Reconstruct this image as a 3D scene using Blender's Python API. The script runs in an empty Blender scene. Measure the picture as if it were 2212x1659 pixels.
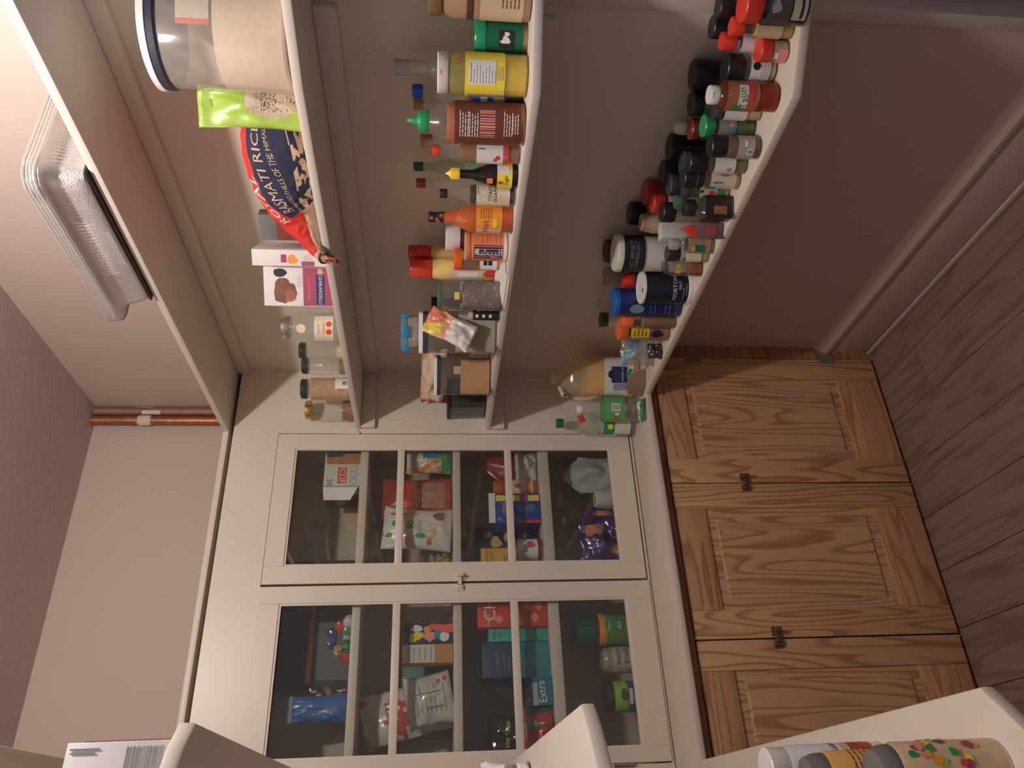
import bpy, bmesh, math, random
from math import sin, cos, pi, radians as R, atan2, hypot
from mathutils import Vector, Matrix, noise
random.seed(7)
SC = bpy.context.scene
COL = SC.collection
# ---------------------------------------------------------------- camera
cam_d = bpy.data.cameras.new('camera'); cam = bpy.data.objects.new('camera', cam_d); COL.objects.link(cam)
CAM = Vector((-1.50652, -2.52644, 1.63580))
cam.matrix_world = Matrix(((-0.0432334, 0.8668439, -0.4967016, -1.50652), (-0.0923274, -0.4985055, -0.8619559, -2.52644), (-0.9947897, 0.0085939, 0.1015856, 1.63580), (0, 0, 0, 1)))
cam_d.sensor_fit = 'HORIZONTAL'; cam_d.sensor_width = 36; cam_d.lens = 1670.58897 * 36 / 2212
cam_d.clip_start = 0.05; cam_d.clip_end = 50
SC.camera = cam
# ---------------------------------------------------------------- world, exposure
w = bpy.data.worlds.new('dim_kitchen_air'); SC.world = w; w.use_nodes = True
w.node_tree.nodes['Background'].inputs[0].default_value = (1, .92, .95, 1)
w.node_tree.nodes['Background'].inputs[1].default_value = 0.19
SC.view_settings.view_transform = 'Standard'; SC.view_settings.look = 'None'
SC.view_settings.exposure = 0.10; SC.view_settings.gamma = 1; SC.view_settings.use_curve_mapping = False
SC.cycles.transparent_max_bounces = 48; SC.cycles.max_bounces = 10; SC.cycles.diffuse_bounces = 8
SC.cycles.sample_clamp_indirect = 4; SC.cycles.use_denoising = True
LX, LY, LZ = -.83, -1.76, 2.85
for k, dy in enumerate((-.045, .045)):
    ld = bpy.data.lights.new('bulb_light', 'POINT'); ld.energy = 27.5; ld.color = (1, .93, .885); ld.shadow_soft_size = .03
    lo = bpy.data.objects.new('bulb_light', ld); COL.objects.link(lo); lo.location = (LX, LY + dy, LZ)
# ---------------------------------------------------------------- materials
MATS = {}
def _nt(name):
    m = bpy.data.materials.new(name); m.use_nodes = True; return m, m.node_tree, m.node_tree.nodes, m.node_tree.links
def M(name, col, rough=.5, metal=0, var=.10, scale=25, bump=0, bscale=None, coat=0, sheen=0, stretch=None):
    if name in MATS: return MATS[name]
    m, nt, N, L = _nt(name); b = N['Principled BSDF']
    tc = N.new('ShaderNodeTexCoord'); no = N.new('ShaderNodeTexNoise'); no.inputs['Scale'].default_value = scale
    src = tc.outputs['Object']
    if stretch:
        mp = N.new('ShaderNodeMapping'); mp.inputs['Scale'].default_value = stretch; L.new(src, mp.inputs[0]); src = mp.outputs[0]
    L.new(src, no.inputs['Vector']); no.inputs['Detail'].default_value = 4
    mx = N.new('ShaderNodeMix'); mx.data_type = 'RGBA'
    c = Vector(col[:3])
    mx.inputs[6].default_value = (*(c * (1 - var)), 1); mx.inputs[7].default_value = (*[min(1, x) for x in c * (1 + var)], 1)
    L.new(no.outputs[0], mx.inputs[0]); L.new(mx.outputs[2], b.inputs['Base Color'])
    b.inputs['Roughness'].default_value = rough; b.inputs['Metallic'].default_value = metal
    if coat: b.inputs['Coat Weight'].default_value = coat
    if bump:
        n2 = N.new('ShaderNodeTexNoise'); n2.inputs['Scale'].default_value = bscale or scale * 4; L.new(src, n2.inputs['Vector'])
        bp = N.new('ShaderNodeBump'); bp.inputs['Strength'].default_value = bump; bp.inputs['Distance'].default_value = .004
        L.new(n2.outputs[0], bp.inputs['Height']); L.new(bp.outputs[0], b.inputs['Normal'])
    MATS[name] = m; return m
def clear(name, tint=(.93, .95, .92), milk=.04, milkcol=(.8, .8, .76), rough=.03):
    if name in MATS: return MATS[name]
    m, nt, N, L = _nt(name); N.remove(N['Principled BSDF'])
    out = N['Material Output']; tr = N.new('ShaderNodeBsdfTransparent'); gl = N.new('ShaderNodeBsdfGlossy'); df = N.new('ShaderNodeBsdfDiffuse')
    no = N.new('ShaderNodeTexNoise'); no.inputs['Scale'].default_value = 12
    mr = N.new('ShaderNodeMapRange'); mr.inputs[3].default_value = milk * .6; mr.inputs[4].default_value = milk * 1.4; L.new(no.outputs[0], mr.inputs[0])
    tr.inputs[0].default_value = (*tint, 1); gl.inputs['Roughness'].default_value = rough; gl.inputs[0].default_value = (.95, .95, .95, 1)
    df.inputs[0].default_value = (*milkcol, 1)
    fr = N.new('ShaderNodeFresnel'); ge = N.new('ShaderNodeNewGeometry'); mi = N.new('ShaderNodeMapRange')
    mi.inputs[3].default_value = 1.42; mi.inputs[4].default_value = 1 / 1.42; L.new(ge.outputs['Backfacing'], mi.inputs[0]); L.new(mi.outputs[0], fr.inputs[0])
    m1 = N.new('ShaderNodeMixShader'); m2 = N.new('ShaderNodeMixShader')
    L.new(mr.outputs[0], m1.inputs[0]); L.new(tr.outputs[0], m1.inputs[1]); L.new(df.outputs[0], m1.inputs[2])
    L.new(fr.outputs[0], m2.inputs[0]); L.new(m1.outputs[0], m2.inputs[1]); L.new(gl.outputs[0], m2.inputs[2]); L.new(m2.outputs[0], out.inputs[0])
    MATS[name] = m; return m
def wood(name, c1, c2, along='z', scale=1.0, rough=.42, dist=1.0, gloss=.0):
    """plain-sawn grain: bands across the board bent by long stretched noise"""
    if name in MATS: return MATS[name]
    m, nt, N, L = _nt(name); b = N['Principled BSDF']
    geo = N.new('ShaderNodeNewGeometry'); sp = N.new('ShaderNodeMapping'); oi = N.new('ShaderNodeObjectInfo')
    st = {'z': (1, 1, .10), 'x': (.10, 1, 1), 'y': (1, .10, 1)}[along]
    sp.inputs['Scale'].default_value = st
    va = N.new('ShaderNodeVectorMath'); va.operation = 'SCALE'; cmb = N.new('ShaderNodeCombineXYZ')
    for i in range(3): L.new(oi.outputs['Random'], cmb.inputs[i])
    va.inputs['Scale'].default_value = 7; L.new(cmb.outputs[0], va.inputs[0])
    ad = N.new('ShaderNodeVectorMath'); L.new(geo.outputs['Position'], sp.inputs[0]); L.new(sp.outputs[0], ad.inputs[0]); L.new(va.outputs[0], ad.inputs[1])
    no = N.new('ShaderNodeTexNoise'); no.inputs['Scale'].default_value = 9 * scale; no.inputs['Detail'].default_value = 2; L.new(ad.outputs[0], no.inputs['Vector'])
    mu = N.new('ShaderNodeMath'); mu.operation = 'MULTIPLY'; mu.inputs[1].default_value = 16 * dist; L.new(no.outputs[0], mu.inputs[0])
    fr = N.new('ShaderNodeMath'); fr.operation = 'FRACT'; L.new(mu.outputs[0], fr.inputs[0])
    cr = N.new('ShaderNodeValToRGB'); e = cr.color_ramp.elements
    e[0].position = 0; e[0].color = (*c1, 1); e[1].position = 1; e[1].color = (*c1, 1)
    k = e.new(.55); k.color = (*(Vector(c1) * .93), 1); k = e.new(.82); k.color = (*c2, 1); k = e.new(.93); k.color = (*(Vector(c2) * 1.08), 1)
    L.new(fr.outputs[0], cr.inputs[0])
    n2 = N.new('ShaderNodeTexNoise'); n2.inputs['Scale'].default_value = 160 * scale; n2.inputs['Detail'].default_value = 3; L.new(ad.outputs[0], n2.inputs['Vector'])
    mx = N.new('ShaderNodeMix'); mx.data_type = 'RGBA'; mx.blend_type = 'MULTIPLY'; mx.inputs[0].default_value = .28
    L.new(cr.outputs[0], mx.inputs[6]); L.new(n2.outputs[0], mx.inputs[7])
    n3 = N.new('ShaderNodeTexNoise'); n3.inputs['Scale'].default_value = 3; L.new(ad.outputs[0], n3.inputs['Vector'])
    mr = N.new('ShaderNodeMapRange'); mr.inputs[3].default_value = .86; mr.inputs[4].default_value = 1.14; L.new(n3.outputs[0], mr.inputs[0])
    sc = N.new('ShaderNodeVectorMath'); sc.operation = 'SCALE'; L.new(mx.outputs[2], sc.inputs[0]); L.new(mr.outputs[0], sc.inputs['Scale'])
    L.new(sc.outputs[0], b.inputs['Base Color']); b.inputs['Roughness'].default_value = rough
    bp = N.new('ShaderNodeBump'); bp.inputs['Strength'].default_value = .12; bp.inputs['Distance'].default_value = .002; L.new(n2.outputs[0], bp.inputs['Height']); L.new(bp.outputs[0], b.inputs['Normal'])
    MATS[name] = m; return m
# ---------------------------------------------------------------- object helpers
def prop(o, label=None, cat=None, group=None, kind=None):
    if label: o['label'] = label
    if cat: o['category'] = cat
    if group: o['group'] = group
    if kind: o['kind'] = kind
    return o
def thing(name, label, cat, loc=(0, 0, 0), rz=0, group=None):
    o = bpy.data.objects.new(name, None); o.empty_display_size = .02; COL.objects.link(o)
    o.location = loc; o.rotation_euler = (0, 0, rz); return prop(o, label, cat, group)
def link(name, me, mats, parent=None, smooth=False):
    o = bpy.data.objects.new(name, me); COL.objects.link(o)
    for m in (mats if isinstance(mats, (list, tuple)) else [mats]): me.materials.append(m)
    if smooth:
        me.polygons.foreach_set('use_smooth', [True] * len(me.polygons))
        try: me.set_sharp_from_angle(angle=R(38))
        except Exception: pass
    if parent: o.parent = parent
    return o
def frombm(name, bm, mats, parent=None, smooth=False):
    me = bpy.data.meshes.new(name); bmesh.ops.recalc_face_normals(bm, faces=bm.faces); bm.to_mesh(me); bm.free()
    return link(name, me, mats, parent, smooth)
def bmbox(bm, x0, x1, y0, y1, z0, z1, bev=0):
    r = bmesh.ops.create_cube(bm, size=1); vs = r['verts']
    for v in vs: v.co = Vector((x0 + (v.co.x + .5) * (x1 - x0), y0 + (v.co.y + .5) * (y1 - y0), z0 + (v.co.z + .5) * (z1 - z0)))
    if bev:
        es = {e for v in vs for e in v.link_edges}
        bmesh.ops.bevel(bm, geom=list(es), offset=bev, segments=2, affect='EDGES', profile=.5)
def box(name, x0, x1, y0, y1, z0, z1, mat, parent=None, bev=0):
    bm = bmesh.new(); bmbox(bm, min(x0, x1), max(x0, x1), min(y0, y1), max(y0, y1), min(z0, z1), max(z0, z1), bev); return frombm(name, bm, mat, parent, bool(bev))
def sqr(a, n):
    if n == 2: return 1.
    return (abs(cos(a)) ** n + abs(sin(a)) ** n) ** (-1 / n)
def lathe(name, prof, mat, parent=None, sq=2, seg=28, closed=True, a0=None, a1=None, z=0):
    bm = bmesh.new(); full = a0 is None; rings = []
    n = seg if full else max(4, int(seg * (a1 - a0) / (2 * pi)))
    for (r, zz) in prof:
        ring = []
        for i in range(n if full else n + 1):
            a = 2 * pi * i / n if full else a0 + (a1 - a0) * i / n
            q = r * sqr(a, sq); ring.append(bm.verts.new((q * sin(a), -q * cos(a), zz + z)))
        rings.append(ring)
    for p, q in zip(rings, rings[1:]):
        for i in range(n):
            j = (i + 1) % len(p); bm.faces.new((p[i], p[j], q[j], q[i]))
    if full and closed:
        bm.faces.new(rings[0]); bm.faces.new(rings[-1])
    return frombm(name, bm, mat, parent, True)
def text(parent, s, size, x, z, mat, rad=None, y=0, rot=0, sx=1, name='lettering', fn=None, align='CENTER'):
    cu = bpy.data.curves.new('t', 'FONT'); cu.body = s; cu.size = size; cu.align_x = align; cu.align_y = 'CENTER'; cu.resolution_u = 2
    to = bpy.data.objects.new('t', cu); COL.objects.link(to); me = bpy.data.meshes.new_from_object(to); bpy.data.objects.remove(to); bpy.data.curves.remove(cu)
    bm = bmesh.new(); bm.from_mesh(me); bpy.data.meshes.remove(me)
    if not bm.verts: bm.free(); return None
    cr, sr = cos(R(rot)), sin(R(rot))
    for v in bm.verts:
        a, b = v.co.x * sx, v.co.y; v.co = Vector((a * cr - b * sr + x, 0, a * sr + b * cr + z))
    if rad or fn:
        xs = [v.co.x for v in bm.verts]; lo, hi = min(xs), max(xs); st = (rad or .05) * .16; k = lo + st
        while k < hi:
            bmesh.ops.bisect_plane(bm, geom=bm.verts[:] + bm.edges[:] + bm.faces[:], plane_co=(k, 0, 0), plane_no=(1, 0, 0)); k += st
    for v in bm.verts:
        if fn: v.co = fn(v.co.x, v.co.z)
        elif rad: v.co = Vector((rad * sin(v.co.x / rad), -rad * cos(v.co.x / rad), v.co.z))
        else: v.co.y = y
    me = bpy.data.meshes.new(name); bm.to_mesh(me); bm.free()
    return link(name, me, mat, parent)
def patch(parent, x0, x1, z0, z1, mat, rad=None, y=0, name='print', fn=None):
    """a flat printed patch on a cylinder of radius rad, on the plane y, or mapped by fn"""
    bm = bmesh.new(); n = 1 if not (rad or fn) else max(2, int(abs(x1 - x0) / (rad or .04) / .18) + 1); m = 1 if not fn else 4
    g = [[None] * (m + 1) for _ in range(n + 1)]
    for i in range(n + 1):
        for j in range(m + 1):
            x = x0 + (x1 - x0) * i / n; z = z0 + (z1 - z0) * j / m
            g[i][j] = bm.verts.new(fn(x, z) if fn else ((rad * sin(x / rad), -rad * cos(x / rad), z) if rad else (x, y, z)))
    for i in range(n):
        for j in range(m): bm.faces.new((g[i][j], g[i + 1][j], g[i + 1][j + 1], g[i][j + 1]))
    me = bpy.data.meshes.new(name); bm.to_mesh(me); bm.free(); return link(name, me, mat, parent, bool(rad or fn))
def blot(parent, x, z, rx, rz, mat, rad=None, y=0, name='print', n=14, jag=0, seed=0):
    bm = bmesh.new(); rnd = random.Random(seed); vs = []
    c0 = (x, z)
    def mp(a, b): return (rad * sin(a / rad), -rad * cos(a / rad), b) if rad else (a, y, b)
    cv = bm.verts.new(mp(*c0))
    for i in range(n):
        a = 2 * pi * i / n; k = 1 + jag * (rnd.random() - .5) * 2; vs.append(bm.verts.new(mp(x + rx * k * cos(a), z + rz * k * sin(a))))
    for i in range(n): bm.faces.new((cv, vs[i], vs[(i + 1) % n]))
    me = bpy.data.meshes.new(name); bm.to_mesh(me); bm.free(); return link(name, me, mat, parent)
def lines(parent, x0, x1, z1, dz, k, mat, rad=None, y=0, h=.0012, seed=0, name='small_print', ragged=.4):
    """rows of print too small to read: one part"""
    bm = bmesh.new(); rnd = random.Random(seed)
    def mp(a, b): return (rad * sin(a / rad), -rad * cos(a / rad), b) if rad else (a, y, b)
    for i in range(k):
        z = z1 - i * dz; a = x0; end = x1 - (x1 - x0) * ragged * rnd.random()
        while a < end:
            b = min(end, a + (x1 - x0) * rnd.uniform(.08, .22))
            q = [bm.verts.new(mp(*p)) for p in ((a, z), (b, z), (b, z + h), (a, z + h))]; bm.faces.new(q); a = b + (x1 - x0) * .03
    me = bpy.data.meshes.new(name); bm.to_mesh(me); bm.free(); return link(name, me, mat, parent)
def barcode(parent, x0, x1, z0, z1, mat, rad=None, y=0, seed=1, vertical=False):
    bm = bmesh.new(); rnd = random.Random(seed); 
    def mp(a, b): return (rad * sin(a / rad), -rad * cos(a / rad), b) if rad else (a, y, b)
    t = 0
    while t < 1:
        w_ = rnd.uniform(.02, .07)
        if vertical: q = ((x0, z0 + (z1 - z0) * t), (x1, z0 + (z1 - z0) * t), (x1, z0 + (z1 - z0) * min(1, t + w_)), (x0, z0 + (z1 - z0) * min(1, t + w_)))
        else: q = ((x0 + (x1 - x0) * t, z0), (x0 + (x1 - x0) * min(1, t + w_), z0), (x0 + (x1 - x0) * min(1, t + w_), z1), (x0 + (x1 - x0) * t, z1))
        bm.faces.new([bm.verts.new(mp(*p)) for p in q]); t += w_ + rnd.uniform(.02, .06)
    me = bpy.data.meshes.new('barcode'); bm.to_mesh(me); bm.free(); return link('barcode', me, mat, parent)
def tube(name, pts, r, mat, parent=None, n=8, closed=False):
    bm = bmesh.new(); rings = []
    P = [Vector(p) for p in pts]
    for i, p in enumerate(P):
        d = (P[min(i + 1, len(P) - 1)] - P[max(i - 1, 0)]).normalized(); up = Vector((0, 0, 1)) if abs(d.z) < .9 else Vector((1, 0, 0))
        a = d.cross(up).normalized(); b = d.cross(a); rr = r[i] if isinstance(r, (list, tuple)) else r
        rings.append([bm.verts.new(p + (a * cos(2 * pi * k / n) + b * sin(2 * pi * k / n)) * rr) for k in range(n)])
    for p, q in zip(rings, rings[1:]):
        for k in range(n): bm.faces.new((p[k], p[(k + 1) % n], q[(k + 1) % n], q[k]))
    bm.faces.new(rings[0]); bm.faces.new(rings[-1])
    return frombm(name, bm, mat, parent, True)
def face_angle(x, y, off=0):
    return atan2(CAM.y - y, CAM.x - x) + pi / 2 + R(off)

# ---------------------------------------------------------------- paints
wallm = M('wall_paint', (.56, .455, .40), .75, var=.04, scale=2.5, bump=.08, bscale=180)
ceilm = M('ceiling_paint', (.52, .43, .41), .80, var=.06, scale=3, bump=.5, bscale=38)
cream = M('cream_gloss_paint', (.68, .61, .515), .38, var=.035, scale=5, bump=.05, bscale=60)
cream2 = M('worn_cream_paint', (.70, .615, .515), .34, var=.10, scale=5, bump=.06, bscale=70)
inner = M('cabinet_inside_paint', (.50, .42, .32), .55, var=.05, scale=4)
shelfm = M('shelf_paint', (.66, .59, .52), .42, var=.045, scale=7, bump=.05, bscale=50)
basem = M('baseboard_paint', (.50, .40, .33), .5, var=.05, scale=6)
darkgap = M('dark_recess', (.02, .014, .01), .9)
oakV = wood('oak_upright', (.70, .415, .215), (.43, .205, .09), 'z', .8)
oakH = wood('oak_level', (.66, .375, .195), (.43, .205, .09), 'x', .8)
oakP = wood('oak_panel', (.70, .425, .235), (.44, .22, .10), 'z', .8, dist=1.1)
oakD = wood('oak_shaded', (.45, .22, .10), (.28, .12, .05), 'x', .8)  # face frame oak, shadow under the worktop put into the colour
floorm = wood('floor_laminate', (.30, .195, .145), (.21, .125, .088), 'y', .9, rough=.5, dist=.6)
glassp = clear('window_glass', (.93, .94, .92), .02, (.7, .7, .7), .02)
steel = M('worn_steel', (.45, .42, .38), .35, 1, var=.15)
brassd = M('aged_brass', (.30, .22, .13), .38, 1, var=.3, scale=80)
white = M('white_plastic', (.80, .78, .76), .35, var=.03)
XW, YC, CEIL = -1.62, .32, 2.957

def struct(o): o['kind'] = 'structure'; return o
# floor: boards run front to back
fl = struct(box('floor', XW - .9, 1.2, -3.6, .35, -.06, -.012, darkgap))
rnd = random.Random(3)
bw = .178; x = XW - .3; row = 0
while x < .02:
    y = -3.0 + rnd.uniform(-.9, 0)
    while y < -.15:
        y1 = y + rnd.uniform(.95, 1.25)
        if y1 > -2.9: box('floorboard', x + .0012, x + bw - .0012, max(y, -3.5) + .0012, min(y1, -.18) - .0012, -.012, 0, floorm, fl)
        y = y1
    x += bw
# walls
struct(box('wall_right', 0, .1, -1.53, .42, 0, CEIL, wallm))
wr = bpy.data.objects['wall_right']; box('painted_boarding', -.0009, 0, -1.529, -.0002, .9024, 2.3485, cream, wr)
struct(box('wall_back', XW, 0, YC, .42, 0, CEIL, wallm))
struct(box('wall_left', XW - .1, XW, -1.7, .42, 0, CEIL, wallm))
struct(box('ceiling', XW - .1, .3, -2.75, .42, CEIL, CEIL + .08, ceilm))
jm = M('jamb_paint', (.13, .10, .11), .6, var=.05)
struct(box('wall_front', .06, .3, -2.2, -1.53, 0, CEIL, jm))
tr = struct(box('trim_1', -.012, .07, -1.565, -1.5305, 0, CEIL, M('casing_paint', (.60, .53, .49), .4), None, .003))
# baseboard: board, cap moulding, shoe
bb = struct(box('baseboard_right', -.018, -.0005, -1.528, -.185, 0, .165, basem, None, .002))
bm = bmesh.new()
prof = [(-.0005, .165), (-.024, .165), (-.026, .18), (-.017, .197), (-.012, .215), (-.0005, .222)]
a = [bm.verts.new((px, -1.528, pz)) for px, pz in prof]; b = [bm.verts.new((px, -.185, pz)) for px, pz in prof]
for i in range(len(prof)): j = (i + 1) % len(prof); bm.faces.new((a[i], a[j], b[j], b[i]))
bm.faces.new(a); bm.faces.new(b)
frombm('cap_moulding', bm, basem, bb)
box('shoe_moulding', -.03, -.0185, -1.528, -.185, 0, .02, basem, bb, .004)
# copper pipes in the corner above the top shelf
pipe = M('old_copper', (.42, .17, .09), .45, .75, var=.55, scale=28, bump=.3, bscale=60)
pipe2 = M('painted_copper', (.30, .16, .11), .55, .35, var=.5, scale=16, bump=.5, bscale=50)
flake = M('flaking_paint', (.66, .57, .51), .7, var=.1, bump=.6, bscale=90)
for nm, px, py, mm, lb in (('pipe', -.022, .292, pipe2, 'brown paint-flecked pipe in the wall corner, nearest the shelf wall'), ('pipe', -.064, .288, pipe, 'bare copper pipe in the wall corner beside the plain back wall')):
    t = thing(nm, lb, 'pipe', (px, py, 2.372), 0, 'pipes in the corner above the top shelf')
    lathe('pipe_run', [(.0175, 0), (.0172, .2), (.0175, .4), (.0175, .584)], mm, t, seg=16)
    if mm is pipe:
        lathe('solder_joint', [(.0175, .36), (.0208, .365), (.0208, .405), (.0175, .41)], flake, t, seg=16)
    else:
        for q, (z0, z1, aa) in enumerate(((.05, .13, 2.5), (.33, .40, -.6), (.36, .43, 1.0), (.2, .3, 2.8))):
            lathe('paint_flake', [(.0179, z0), (.0186, z0 + .005), (.0186, z1 - .006), (.0179, z1)], flake, t, seg=40, a0=aa - .5, a1=aa + .35)
# ---------------------------------------------------------------- glass fronted wall cabinet
X_D, X_G, X_L = -.2614, -.8032, -1.3582
ZB, ZT, ZTOP = .9139, 2.1775, 2.335
cab = thing('wall_cabinet', 'cream painted built-in cabinet with two glazed doors above the worktop', 'cabinet', (0, 0, 0))
FT = .022
bm = bmesh.new()
bmbox(bm, X_D + .001, -.0005, 0, FT, .9025, ZTOP)                     # right stile, wide board
bmbox(bm, XW + .0005, X_L - .001, 0, FT, .9025, ZTOP)
bmbox(bm, X_L - .001, X_D + .001, 0, FT, ZT + .002, ZTOP)
bmbox(bm, X_L - .001, X_D + .001, 0.001, FT, .9025, ZB - .003)
frombm('face_frame', bm, cream, cab)
box('back_panel', XW + .001, -.001, .303, .315, .9025, ZTOP, inner, cab)
box('side_panel', XW + .001, XW + .015, FT, .303, .9025, ZTOP, inner, cab)
box('side_panel', X_D + .012, X_D + .028, FT, .303, .9025, ZTOP, inner, cab)
box('top_panel', XW + .015, -.001, FT, .303, ZTOP - .018, ZTOP, inner, cab)
box('bottom_panel', XW + .015, X_D + .012, FT, .303, .905, .926, inner, cab)
for z0, z1 in ((1.862, 1.889), (1.536, 1.563), (1.215, 1.250)):
    box('shelf', XW + .015, X_D + .012, .034, .302, z0, z1, shelfm, cab, .002)
box('shelf_batten', X_D + .004, X_D + .0115, .04, .30, 1.81, 1.8615, inner, cab)
def gdoor(xr, xl, gr, gl, zb, zt, latch):
    """door from xr (right) to xl (left), glass opening gr..gl"""
    f0, f1 = -.003, .020; zg0, zg1 = .9932, 2.1141; g = .003
    bm = bmesh.new()
    bmbox(bm, gr, xr - g, f0, f1, zb, zt, .0015); bmbox(bm, xl + g, gl, f0, f1, zb, zt, .0015)
    bmbox(bm, gl, gr, f0, f1, zb, zg0, .0015); bmbox(bm, gl, gr, f0, f1, zg1, zt, .0015)
    d = frombm('door', bm, cream, cab)
    for zc in (1.7457, 1.3664): box('muntin', gl, gr, f0 + .003, f1 - .002, zc - .0125, zc + .0125, cream, d, .003)
    for za, zc in ((zg0, 1.3539), (1.3789, 1.7332), (1.7582, zg1)):
        box('glass_pane', gl + .001, gr - .001, .010, .013, za, zc, glassp, d)
    # small glazing bead round the opening
    bm = bmesh.new(); e = .006
    bmbox(bm, gr - e, gr, f0 + .004, .0095, zg0, zg1); bmbox(bm, gl, gl + e, f0 + .004, .0095, zg0, zg1)
    bmbox(bm, gl + e, gr - e, f0 + .004, .0095, zg0, zg0 + e); bmbox(bm, gl + e, gr - e, f0 + .004, .0095, zg1 - e, zg1)
    frombm('glazing_bead', bm, cream2, d)
    return d
d1 = gdoor(X_D, X_G, -.3187, -.7406, ZB + .002, ZT, 1)
d2 = gdoor(X_G - .001, X_L, -.8624, -1.3124, ZB - .004, ZT + .003, 0)
# painted cupboard turn on the meeting stiles
def latch(parent, x, y, z, m, s=1., k=1):
    b = bmesh.new(); bmbox(b, x + .006 * s, x + .034 * s, y - .004, y, z - .018 * s, z + .014 * s, .0015)
    lo = frombm('latch', b, m, parent)
    b = bmesh.new(); bmbox(b, x - .03 * s, x - .008 * s, y - .005, y, z - .014 * s, z + .014 * s, .0015)
    bmbox(b, x - .024 * s, x - .014 * s, y - .012, y - .003, z - .010 * s, z + .010 * s, .001)
    frombm('latch_keeper', b, m, parent)
    b = bmesh.new(); bmbox(b, x - .012 * s, x + .026 * s, y - .013, y - .005, z - .006 * s, z + .006 * s, .001)
    bmbox(b, x + .014 * s, x + .024 * s, y - .026, y - .012, z - .012 * s, z + .012 * s, .003)
    frombm('latch_turn', b, m, parent)
latch(d1, X_G, -.0035, 1.543, cream2, .95)
for z in (1.93, 1.06): 
    b = bmesh.new(); bmbox(b, X_D - .004, X_D + .006, -.009, -.0035, z - .035, z + .035, .002); bmbox(b, X_D + .006, X_D + .024, -.0035, -.0005, z - .03, z + .03, .001); frombm('hinge', b, cream2, d1)
    b = bmesh.new(); bmbox(b, X_L - .006, X_L + (.040 if z > 1.5 else .004), -.010, -.0035, z - .035 + (.19 if z > 1.5 else 0), z + (.185 if z > 1.5 else .035), .002); bmbox(b, X_L - .024, X_L - .006, -.0035, -.0005, z - .03, z + .03, .001); frombm('hinge', b, M('grey_hinge', (.30, .27, .25), .4, .6) if z > 1.5 else steel, d2)
# ---------------------------------------------------------------- oak base cabinet
YW = -.206
base = thing('base_cabinet', 'oak base cabinet with raised panel doors under the cream worktop', 'cabinet', (0, 0, 0))
xs = [-.0505, -.5437, -1.0471, -1.56]
bm = bmesh.new()
bmbox(bm, xs[0] + .0005, -.001, YW + .001, YW + .021, .001, .879)
bmbox(bm, XW + .001, xs[0] + .0005, YW + .001, YW + .021, .853, .879)
bmbox(bm, XW + .001, xs[3] - .0005, YW + .001, YW + .021, .001, .853)
frombm('face_frame', bm, oakD, base)
box('carcass', XW + .001, -.001, YW + .03, .31, .01, .878, darkgap, base)
box('door_gap_shade', XW + .001, xs[0], YW + .021, YW + .029, .001, .853, darkgap, base)  # near-black sheet behind the doors, shade of the gaps put into its colour
for i in range(3):
    xr, xl = xs[i] - .0022, xs[i + 1] + .0022
    zb, zt = .011, .849; sw = .086; 
    d = box('door', xl + sw - .012, xr - sw + .012, YW + .006, YW + .016, .15, .76, oakP, base)
    box('stile', xr - sw, xr, YW - .001, YW + .019, zb, zt, oakV, d, .0015)
    box('stile', xl, xl + sw, YW - .001, YW + .019, zb, zt, oakV, d, .0015)
    box('rail', xl + sw + .0004, xr - sw - .0004, YW, YW + .018, .748, zt, oakH, d, .0012)
    box('rail', xl + sw + .0004, xr - sw - .0004, YW, YW + .018, zb, .172, oakH, d, .0012)
    # raised panel with bevelled border
    a0, a1, b0, b1 = xl + sw, xr - sw, .172, .748; iw = .034
    bm = bmesh.new(); o_ = [bm.verts.new(p) for p in ((a0, YW + .0125, b0), (a1, YW + .0125, b0), (a1, YW + .0125, b1), (a0, YW + .0125, b1))]
    n_ = [bm.verts.new(p) for p in ((a0 + iw, YW + .0045, b0 + iw), (a1 - iw, YW + .0045, b0 + iw), (a1 - iw, YW + .0045, b1 - iw), (a0 + iw, YW + .0045, b1 - iw))]
    t_ = [bm.verts.new(v.co + Vector((0, -.0035, 0))) for v in n_]
    for k in range(4): j = (k + 1) % 4; bm.faces.new((o_[k], o_[j], n_[j], n_[k])); bm.faces.new((n_[k], n_[j], t_[j], t_[k]))
    bm.faces.new(t_)
    frombm('raised_panel', bm, oakP, d)
    if i < 2: 
        latch(d, xs[i + 1], YW - .001, .597, brassd, 1.0)
    if i == 0:
        for z in (.697, .187):
            b = bmesh.new(); bmbox(b, xs[0] - .002, xs[0] + .018, YW - .003, YW - .0005, z - .028, z + .028, .001); bmbox(b, xs[0] - .022, xs[0] - .003, YW - .004, YW - .0012, z - .028, z + .028, .001)
            frombm('hinge', b, M('grey_hinge', (.30, .27, .25), .4, .6), d)
# ---------------------------------------------------------------- worktop (U shaped) and shelves
def slab(name, outline, z0, z1, mat, parent=None, bev=.004):
    bm = bmesh.new(); lo = [bm.verts.new((x, y, z0)) for x, y in outline]; hi = [bm.verts.new((x, y, z1)) for x, y in outline]
    n = len(lo)
    for i in range(n): j = (i + 1) % n; bm.faces.new((lo[i], lo[j], hi[j], hi[i]))
    f1 = bm.faces.new(hi); f2 = bm.faces.new(lo); bmesh.ops.recalc_face_normals(bm, faces=bm.faces)
    if bev:
        es = [e for e in bm.edges if (e.verts[0].co.z == e.verts[1].co.z)]
        bmesh.ops.bevel(bm, geom=es, offset=bev, segments=2, affect='EDGES', profile=.5)
    bmesh.ops.triangulate(bm, faces=[f for f in bm.faces if len(f.verts) > 4])
    return frombm(name, bm, mat, parent, True)
e = .0012
wt = thing('worktop', 'cream painted U-shaped worktop over the oak cabinet, lined with spice jars', 'worktop', (0, 0, 0))
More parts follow.
